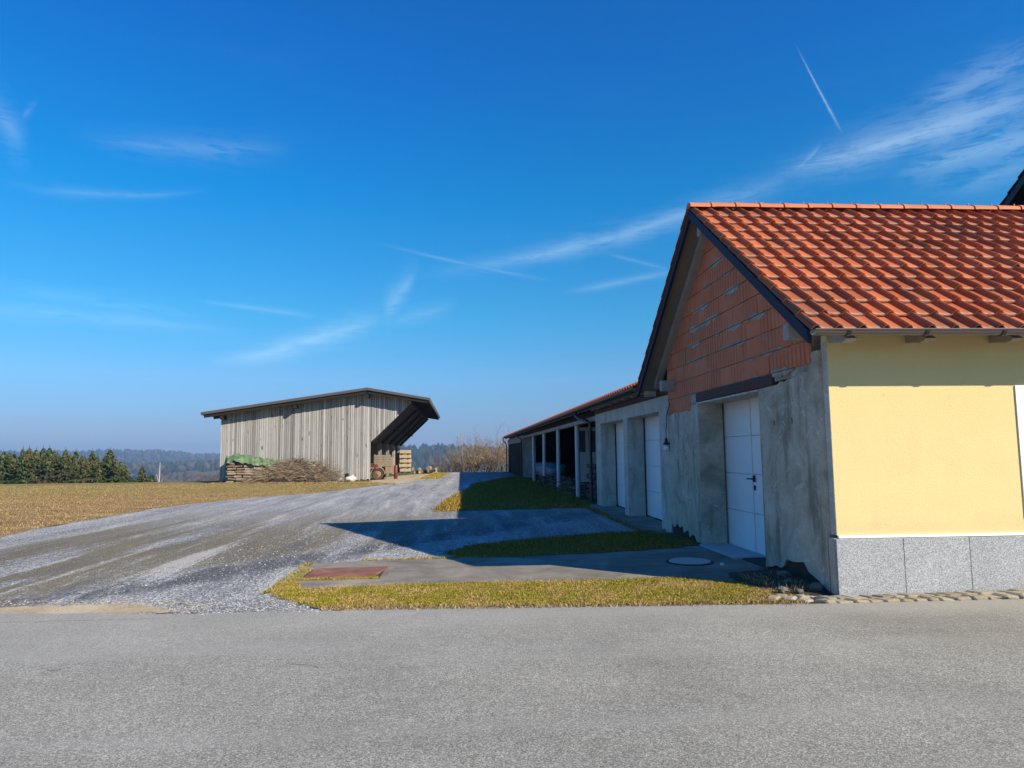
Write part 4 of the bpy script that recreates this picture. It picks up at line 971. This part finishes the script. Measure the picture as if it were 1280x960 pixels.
part('inner_partition', MB().box((-9.5, 45.2, 0), (-9.4, 63.8, 4.6)), 'dark_timber', barn)

# trailer, drum and timber inside the barn's open side
tr = thing('trailer', (-4.9, 46.4, 0), 'old wooden cart trailer with raised board side under barn roof', 'trailer')
part('bed', MB().cbox((-6.5, 45.7, .52), (-4.42, 47.2, .72), .02), 'trailer_body', tr)
for k in range(5): part('side_board', MB().cbox((-5.28, 45.66, .84+k*.15), (-4.2, 45.70, .975+k*.15), .008), 'trailer_wood', tr)
for k in range(4): part('side_board', MB().cbox((-4.24, 45.72, .84+k*.15), (-4.20, 47.2, .975+k*.15), .008), 'trailer_wood', tr)
for xx in (-5.22, -4.3): part('stake', MB().box((xx-.03, 45.705, .72), (xx+.03, 45.76, 1.62)), 'trailer_wood', tr)
n = 10; m = MB(); pr = [(-5.0+.47*math.cos(math.pi*k/n), .36+.47*math.sin(math.pi*k/n)) for k in range(n+1)]+[(-5.0-.42*math.cos(math.pi*k/n), .36+.42*math.sin(math.pi*k/n)) for k in range(n+1)]
m.prism(pr, 'y', 45.40, 45.68); part('mudguard', m, 'trailer_body', tr)
part('body_panel', MB().cbox((-4.55, 45.5, .40), (-4.15, 47.1, .82), .02), 'trailer_body', tr)
for yy in (45.42, 47.1):
    wh = part('wheel', MB().lathe((-5.0, yy, .36), [(.22, .02), (.33, 0), (.36, .04), (.36, .14), (.33, .18), (.22, .16)], 20, axis='y'), 'tyre', tr, smooth=40)
    part('rim', MB().lathe((-5.0, yy-.004, .36), [(.04, -.03), (.07, 0), (.2, .014), (.225, .03), (.2, .15)], 16, axis='y'), 'hub_rust', wh, smooth=40)
part('drawbar', MB().beam((-6.4, 46.4, .5), (-8.0, 46.4, .45), .1, .1), 'trailer_body', tr)
tr.location.x -= .25
m = MB(); m.lathe((-4.26, 47.0, 0), [(.11, 0), (.12, .02), (.12, .4), (.125, .42), (.12, .44), (.12, .86), (.10, .9), (.04, .92)], 16); solid('red_drum', m, 'red_paint', (-4.26, 47.0, 0), 'upright narrow red drum at the right end of the trailer', 'drum', smooth=40)
m = MB(); m.cbox((-5.9, 45.45, .80), (-5.25, 45.64, .96), .03); m.cbox((-5.75, 45.5, .96), (-5.45, 45.62, 1.06), .02); solid('red_toolbox', m, 'red_paint', (-5.6, 45.5, .80), 'small red box on the trailer bed beside barn wall edge', 'box')
part('box_step', MB().cbox((-5.95, 45.4, .72), (-5.2, 45.66, .797), .01), 'trailer_body', tr)
ts = thing('timber_stack', (-4.9, 64.2, 0), 'chest high stack of pale sawn timber at barn far right corner', 'timber stack')
z = 0
for k in range(5):
    h = .30; n = 3
    for j in range(n): part('timber', MB().cbox((-5.35+rng.uniform(-.05, .05), 62.4+j*.55, z+.09), (-4.45+rng.uniform(-.08, .08), 62.4+j*.55+.48, z+.09+h), .02), 'sawn_timber', ts)
    if k < 5:
        for j in (0, 1): part('bearer', MB().box((-5.2+j*.55, 62.35, z), (-5.1+j*.55, 64.0, z+.088)), 'dark_timber', ts)
    z += h+.095
LG = ['leftmost', 'second', 'third', 'fourth', 'fifth', 'sixth', 'seventh', 'eighth', 'ninth', 'rightmost']
for k in range(10):
    xx = -3.9+k*.21+rng.uniform(-.06, .06); yy = 58.2+rng.uniform(-.8, .8); r = rng.uniform(.13, .19); a = rng.uniform(-.9, .9); L = rng.uniform(.3, .45)
    z = r+(.02 if k % 3 else .26)
    if k % 3 == 0: yy = 58.2
    m = MB().tube([(xx-L/2*math.sin(a), yy-L/2*math.cos(a), z), (xx+L/2*math.sin(a), yy+L/2*math.cos(a), z)], [r, r*.94], 9)
    solid('log_chunk', m, 'firewood', (xx, yy, 0), LG[k]+' of the short loose sawn logs lying right of the timber stack', 'log', 'loose logs right of the barn')

# woodpile with tarp, brush pile, sack
wd = thing('woodpile', (-12.6, 43.2, 0), 'split firewood pile under green tarp at barn front left', 'woodpile')
for k in range(8):
    z = .10+k*.15
    for j in range(4):
        xa = -13.72+j*.50+rng.uniform(-.04, .04)+(k % 2)*.1; L = rng.uniform(.40, .52)
        for dy in (42.72, 42.92, 43.15):
            r = rng.uniform(.055, .090); part('log', MB().tube([(xa, dy+rng.uniform(-.07, .05), z+rng.uniform(-.025, .025)), (xa+L, dy+rng.uniform(-.07, .05), z+rng.uniform(-.03, .03))], [r, r*rng.uniform(.7, 1)], 6), 'firewood', wd)
for k in range(8):
    z = .12+k*.145
    for j in range(6-(k > 5)):
        r = rng.uniform(.055, .085); xx = -11.70+j*.16+rng.uniform(-.02, .02); part('log', MB().tube([(xx, 42.62+rng.uniform(-.08, .08), z+rng.uniform(-.02, .02)), (xx+rng.uniform(-.03, .03), 43.5, z)], r, 7), 'firewood', wd)
# tarp draped over the pile: wavy sheet, thick enough to be a sheet of cloth
m = MB(); nu, nv = 46, 22; vs = []
for i in range(nu+1):
    u = i/nu; x = -14.0+u*3.75
    ridge = 1.52+.20*math.exp(-((u-.22)/.16)**2)-.62*max(0, u-.45)**1.25+.03*math.sin(u*40)
    if u < .06: ridge *= .55+.45*u/.06
    for j in range(nv+1):
        v = j/nv; y = 42.50+v*1.3
        drop = (.42 if u > .08 else 1.1)*max(0, (.3-v)/.3)**1.3+.30*max(0, (v-.75)/.25)
        z = ridge-drop+.045*math.sin(u*33+v*4)*math.exp(-v*1.5)+.03*math.sin(u*71+v*9)
        vs.append((x+.03*math.sin(v*9+u*20), y-.05*math.sin(u*28), max(.05, z)))
fs = [(i*(nv+1)+j, (i+1)*(nv+1)+j, (i+1)*(nv+1)+j+1, i*(nv+1)+j+1) for i in range(nu) for j in range(nv)]
m.add(vs, fs); m.add([(a, b, c_-.006) for a, b, c_ in vs], [f[::-1] for f in fs])
solid('tarp', m, 'green_tarp', (-12.4, 43.1, .05), 'crumpled green tarp draped over the firewood pile', 'tarp', smooth=True)
m = MB()
for _ in range(7500):
    u = rng.betavariate(1.7, 1.7); x = -12.1+u*4.9; top = 1.42*math.sin(math.pi*min(1, u*.86+.10))**.8
    y = 42.5+rng.uniform(-.8, .95); top *= 1-.5*abs(y-42.75)/.9
    z = top*rng.random()**.55+.02; a = rng.uniform(-1.2, 1.2); L = rng.uniform(.25, .85)
    d = Vector((math.cos(a), math.sin(a), rng.gauss(.05, .32)))*(1 if rng.random() < .5 else -1); p = Vector((x, y, z))
    q = p+d*L*.5+Vector((rng.uniform(-.05, .05), 0, rng.uniform(-.05, .07))); t_ = q+(d+Vector((0, rng.gauss(0, .3), rng.gauss(0, .3))))*L*.5
    r = rng.uniform(.004, .012); t_.z = max(.02, t_.z); q.z = max(.02, q.z)
    m.tube([p, q, t_], [r, r*.8, r*.4], 3, caps=False, tint=rng.random())
solid('brush_pile', m, 'brush', (-9.7, 42.6, 0), 'long heap of cut brown branches piled before the barn boards', 'brush pile', tint=True)
bm = bmesh.new(); bmesh.ops.create_icosphere(bm, subdivisions=3, radius=1)
for v in bm.verts:
    p = v.co; v.co = Vector((-6.60+p.x*.34, 43.2+p.y*.25, .17+p.z*.19*(1+.25*math.sin(p.x*5))+.03*math.sin(p.x*13+p.y*9)))
bm.verts.index_update(); m = MB().add([v.co[:] for v in bm.verts], [[v.index for v in f.verts] for f in bm.faces]); bm.free()
sk = solid('sack', m, 'sack_white', (-6.55, 43.2, 0), 'crumpled white sack lying by barn wall right of the brush', 'sack', smooth=True)
m = MB().cbox((-6.95, 43.1, .0), (-6.72, 43.35, .5), .03); solid('dark_crate', m, 'dark_timber', (-6.85, 43.2, 0), 'small dark box standing behind the white sack', 'box')
for k, (xx, yy, r) in enumerate(((-7.35, 43.0, .12), (-7.15, 42.9, .15), (-7.0, 42.7, .1))):
    bm = bmesh.new(); bmesh.ops.create_icosphere(bm, subdivisions=2, radius=r)
    for v in bm.verts: v.co *= rng.uniform(.8, 1.2)
    bm.verts.index_update(); m = MB().add([(v.co.x+xx, v.co.y+yy, v.co.z+r*.7) for v in bm.verts], [[v.index for v in f.verts] for f in bm.faces]); bm.free()
    solid('stone', m, 'sack_white' if k < 2 else 'rubble', (xx, yy, 0), ('pale stone nearest the brush pile left of the sack', 'larger pale stone next to the white sack', 'small brown stone in front of the pale stones')[k], 'stone')

# ------------------------------------------------------------------ trees
def spruce_mesh(seed, H=7.0, W=1.7):
    R = random.Random(seed); m = MB()
    for L in range(46):
        t = L/45; z = .15*H*(1-t)*0+.25+t*(H-.45); rad = W*(1-t)**.78*R.uniform(.50, 1.2)*(1+.22*math.sin(L*.9+seed))+.06
        for k in range(int(7+14*(1-t))):
            a = R.uniform(0, 6.283); rr = rad*R.uniform(.55, 1.1); droop = R.uniform(.12, .42)*rr
            d = Vector((math.cos(a), math.sin(a), 0)); s = Vector((-d.y, d.x, 0)); p0 = Vector((0, 0, z))
            q0 = p0+d*rr*.25; q1 = p0+d*rr*.65+Vector((0, 0, -droop*.5)); q2 = p0+d*rr+Vector((0, 0, -droop*.7))
            w = R.uniform(.10, .22)*(.5+rad); tn = R.random()*.55
            m.add([q0-s*w*.3, q0+s*w*.3, q1+s*w*.7+Vector((0, 0, -.08)), q2, q1-s*w*.7+Vector((0, 0, -.08))], [(0, 1, 2, 3, 4)], 0, tn)
            for f in (.35, .55, .75, .9):               # hanging twiglets
                b = p0+d*rr*f+Vector((0, 0, -droop*f*.7)); o_ = s*R.uniform(-1, 1)*w*.8; ww = R.uniform(.05, .11)
                e = b+o_+d*R.uniform(-.05, .18)+Vector((0, 0, -R.uniform(.12, .34)))
                m.add([b+o_*.3-s*ww, b+o_*.3+s*ww, e+d*.02], [(0, 1, 2)], 0, min(1, tn+R.uniform(0, .6)))
    for k in range(7):
        m.add([(0, -.03, H-.5+k*.05), (.03, .02, H-.5+k*.05), (-.03, .02, H-.45+k*.05), (0, 0, H+.25)], [(0, 1, 3), (1, 2, 3), (2, 0, 3)], 0, .6)
    for k in range(26):
        t = R.uniform(.72, .97); z = t*H; rr = W*(1-t)**.85*R.uniform(.5, 1.05); a = R.uniform(0, 6.283); p = Vector((math.cos(a)*rr, math.sin(a)*rr, z-.1))
        m.add([p+Vector((-.04, 0, 0)), p+Vector((.04, 0, 0)), p+Vector((.03, .03, -.2)), p+Vector((-.03, -.02, -.2))], [(0, 1, 2, 3)], 1)
    return m.mesh('crown', ['needles', 'cones'], tint=True)
CR = [spruce_mesh(100+i, 7.0, (2.3, 2.6, 2.1, 2.8, 1.9)[i]) for i in range(5)]
TR = MB().tube([(0, 0, -.5), (0, 0, 3), (0, 0, 6.6)], [.16, .11, .02], 7).mesh('trunk', 'bark')
def spruce(x, y, top, ci, label, wid=1.0, group='spruce trees beyond the field'):
    z0 = float(ground_h(x, y)); H = top-z0; s = H/7.2
    t = thing('spruce_tree', (x, y, z0), label, 'tree', group, rng.uniform(0, 6)); t.scale = (s*wid, s*wid, s)
    put('crown', CR[ci], t); put('trunk', TR, t)
DENSE = 'dark green spruce inside the dense row beyond the field'
SP = [(4, 562, 84, 'bushy spruce at the left picture edge beyond the field'), (16, 553, 86, 'tallest spruce of the row, near the left picture edge'), (27, 566, 83, DENSE), (38, 560, 86, 'spruce with thin top right of the tallest spruce'), (50, 563, 88, DENSE), (60, 557, 85, DENSE), (67, 556, 88, DENSE), (75, 558, 86, DENSE), (83, 556, 89, DENSE), (90, 556, 86, DENSE), (99, 563, 88, DENSE),
      (108, 558, 86, 'spruce standing behind the reddish bare bush'), (120, 561, 88, 'spruce right of the reddish bare bush'), (130, 568, 84, 'darker low spruce in a gap of the row'), (139, 560, 87, 'slim spruce with pointed top in the right half of row'), (148, 577, 84, 'broad low olive spruce in the right half of row'), (159, 559, 86, 'tall slim dark spruce near the right end of row'), (167, 571, 84, 'paler spruce right of the tall slim dark spruce'), (177, 579, 86, 'small dark spruce before the gap at right end of row'), (197, 580, 86, 'lone broad young spruce right of the gap'), (208, 591, 88, 'lowest spruce by the pale bare stem'), (-12, 560, 86, 'spruce just past the left picture edge'), (-28, 563, 87, 'spruce further past the left picture edge')]
SP += [(px, py, 93, 'spruce half hidden behind the front of the dense row, '+w) for px, py, w in ((10, 565, 'leftmost such'), (33, 565, 'left of the thin topped spruce'), (45, 561, 'right of the thin topped spruce'), (71, 562, 'in the densest part'), (95, 560, 'left of the reddish bush'), (114, 565, 'above the reddish bush'), (127, 566, 'beside the dark low spruce'), (145, 567, 'by the slim pointed spruce'), (154, 566, 'beside the tall slim spruce'), (172, 574, 'rightmost such'))]
ORD = 'third fifth sixth seventh eighth ninth tenth eleventh'.split()
for k, (px, py, yy, lab) in enumerate(SP):
    if lab == DENSE: lab = ORD.pop(0)+' spruce from the left in the dense dark row beyond the field'
    xx = (px-576)/880*yy*1.005+.07*yy*0; top = 1.6+(572.5-py)/880*yy
    spruce(xx*1.0, yy, top, k % 5, lab, {197: 1.5, 208: 1.6, 148: 1.5, 177: 1.4}.get(px, rng.uniform(1.05, 1.4)))
def bare_bush(name, x, y, h, w, n, matn, label, cat, group, seed, stemr=.036, up_=.55):
    R = random.Random(seed); z0 = float(ground_h(x, y)); m = MB()
    def grow(p, d, L, r, lev):
        q = p+d*L*.5+Vector((R.gauss(0, .05), R.gauss(0, .05), R.gauss(0, .02)))*L; s = q+(d+Vector((R.gauss(0, .18), R.gauss(0, .18), .08))).normalized()*L*.5
        m.tube([p, q, s], [r, r*.8, r*.55], 3 if lev else 5, caps=False, tint=R.random()*(.5 if lev == 0 else 1))
        if lev < 3:
            for _ in range((5, 5, 4)[lev]):
                b = p.lerp(s, R.uniform(.3, 1)); dd = (d+Vector((R.gauss(0, .6), R.gauss(0, .6), R.gauss(.15, .35)))).normalized(); grow(b, dd, L*R.uniform(.35, .62), r*.5, lev+1)
    for k in range(n):
        a = R.uniform(0, 6.283); rr = w*.35*math.sqrt(R.random()); d = Vector((math.cos(a)*R.uniform(.1, .7)*w/h, math.sin(a)*R.uniform(.1, .7)*w/h, 1)).normalized()
        grow(Vector((x+math.cos(a)*rr, y+math.sin(a)*rr, z0-.1)), d, h*R.uniform(.45, .75), stemr*R.uniform(.7, 1.1), 0)
    return solid(name, m, matn, (x, y, z0), label, cat, group, tint=True)
bare_bush('bare_bush', -43.6, 80, 4.9, 5, 12, 'red_twig', 'reddish bare bush in front of the spruce row', 'bush', None, 1)
bare_bush('bare_bush', -32.6, 84, 4.8, 5, 9, 'red_twig', 'low brown bare bush right of the pale stem', 'bush', None, 2)
bare_bush('bare_bush', -29.5, 86, 5.1, 6, 9, 'red_twig', 'low brown bare bush midway between pale stem and barn', 'bush', None, 3)
bare_bush('bare_bush', -26.4, 84, 5.5, 5, 9, 'red_twig', 'low brown bare bush just left of the barn', 'bush', None, 4)
bare_bush('bare_bush', -23.2, 82, 5.1, 5, 7, 'red_twig', 'bare brown bush mostly hidden by the left barn edge', 'bush', None, 5)
m = MB(); z0 = float(ground_h(-33.6, 82)); m.tube([(-33.6, 82, z0), (-33.65, 82, z0+2), (-33.6, 82, 1.0)], [.07, .06, .03], 7); m.tube([(-33.6, 82, z0+2.6), (-33.2, 82, z0+3.8)], [.04, .01], 5); m.tube([(-33.6, 82, z0+3), (-34.0, 82.1, z0+4.2)], [.04, .01], 5)
solid('pale_stem', m, 'pale_bark', (-33.6, 82, z0), 'thin pale leafless tree stem right of the spruce row', 'tree')
bare_bush('bare_tree', .0, 68, 3.2, 4.2, 20, 'twig', 'leftmost leafless shrub where the gravel lane ends', 'shrub', 'bare shrubs past the long shed', 11)
bare_bush('bare_tree', 1.6, 67, 4.0, 4.4, 22, 'twig', 'middle leafless shrub past the end of the lane', 'shrub', 'bare shrubs past the long shed', 12)
bare_bush('bare_tree', 3.2, 69, 4.9, 4.6, 24, 'twig', 'tallest leafless shrub beside the end of the long shed', 'shrub', 'bare shrubs past the long shed', 13)
bare_bush('bare_tree', 4.9, 70, 4.8, 4.4, 20, 'twig', 'leafless shrub half hidden by the end of the long shed', 'shrub', 'bare shrubs past the long shed', 14)
bare_bush('bare_tree', -1.4, 72, 3.2, 3.8, 12, 'red_twig', 'low leafless shrub between lane end and barn', 'shrub', 'bare shrubs past the long shed', 15)

# ------------------------------------------------------------------ woods on the far hills, one mass
def wood(n, xr, yr, seed, hmin, hmax):
    R = np.random.default_rng(seed); x = R.uniform(*xr, n); y = R.uniform(*yr, n)
    q = np.sin(x/150+2*np.sin(y/130))+np.sin(y/95+x/210)+.6*np.sin(x/47+y/60)
    keep = q > -.9; x, y, q = x[keep], y[keep], q[keep]; n = len(x)
    z = ground_h(x, y); h = R.uniform(hmin, hmax, n); w = h*R.uniform(.22, .42, n)
    broad = (R.uniform(0, 1, n) < np.clip(.28-.25*np.sin(x/190+y/170+1), .05, .7))
    rings = np.array([(1, .0), (1.15, .28), (.7, .62), (0.0, 1.0)]); rb = np.array([(.6, 0), (1.5, .35), (1.2, .75), (0.0, .95)])
    k = 6; V = []; 
    prof = np.where(broad[:, None, None], rb[None], rings[None])
    ang_ = np.arange(k)*2*np.pi/k
    rad = prof[:, :, 0]*w[:, None]
    px_ = x[:, None, None]+rad[:, :, None]*np.cos(ang_)*R.uniform(.75, 1.25, (n, 4, k)); py_ = y[:, None, None]+rad[:, :, None]*np.sin(ang_); pz = np.broadcast_to((z[:, None]+prof[:, :, 1]*h[:, None])[:, :, None], px_.shape)
    V = np.stack([px_, py_, pz], -1).reshape(-1, 3); b = (np.arange(n)*4*k)[:, None]
    F = np.concatenate([b+np.array([r*k+j, r*k+(j+1) % k, (r+1)*k+(j+1) % k, (r+1)*k+j]) for r in range(3) for j in range(k)])
    t = np.where(broad, R.uniform(.72, 1, n), R.uniform(0, .6, n)); t = np.tile(t, 18)
    return V, F, t
Vs, Fs, Ts, off = [], [], [], 0
for args in ((5200, (-2300, 900), (1900, 2800), 1, 12, 20), (3600, (-900, 500), (1050, 1600), 2, 12, 20), (1500, (-1100, -250), (800, 1250), 3, 10, 16)):
    V, F, t = wood(*args); Vs.append(V); Fs.append(F+off); Ts.append(t); off += len(V)
o = np_object('far_forest', np.vstack(Vs), np.vstack(Fs), 'far_wood', 'stuff', np.concatenate(Ts))

# ------------------------------------------------------------------ haze: the air between here and the hills
hz = bpy.data.materials.new('haze_air'); hz.use_nodes = True; nt = hz.node_tree; nt.nodes.clear()
vo = nt.nodes.new('ShaderNodeVolumePrincipled'); ot = nt.nodes.new('ShaderNodeOutputMaterial'); nt.links.new(vo.outputs[0], ot.inputs['Volume'])
vo.inputs['Color'].default_value = (.42, .65, 1, 1); vo.inputs['Density'].default_value = .00028; vo.inputs['Anisotropy'].default_value = .1
MATS['haze_air'] = hz
setting('haze', MB().box((-4600, -800, -52), (4600, 4700, 75)), 'haze_air', 'stuff')
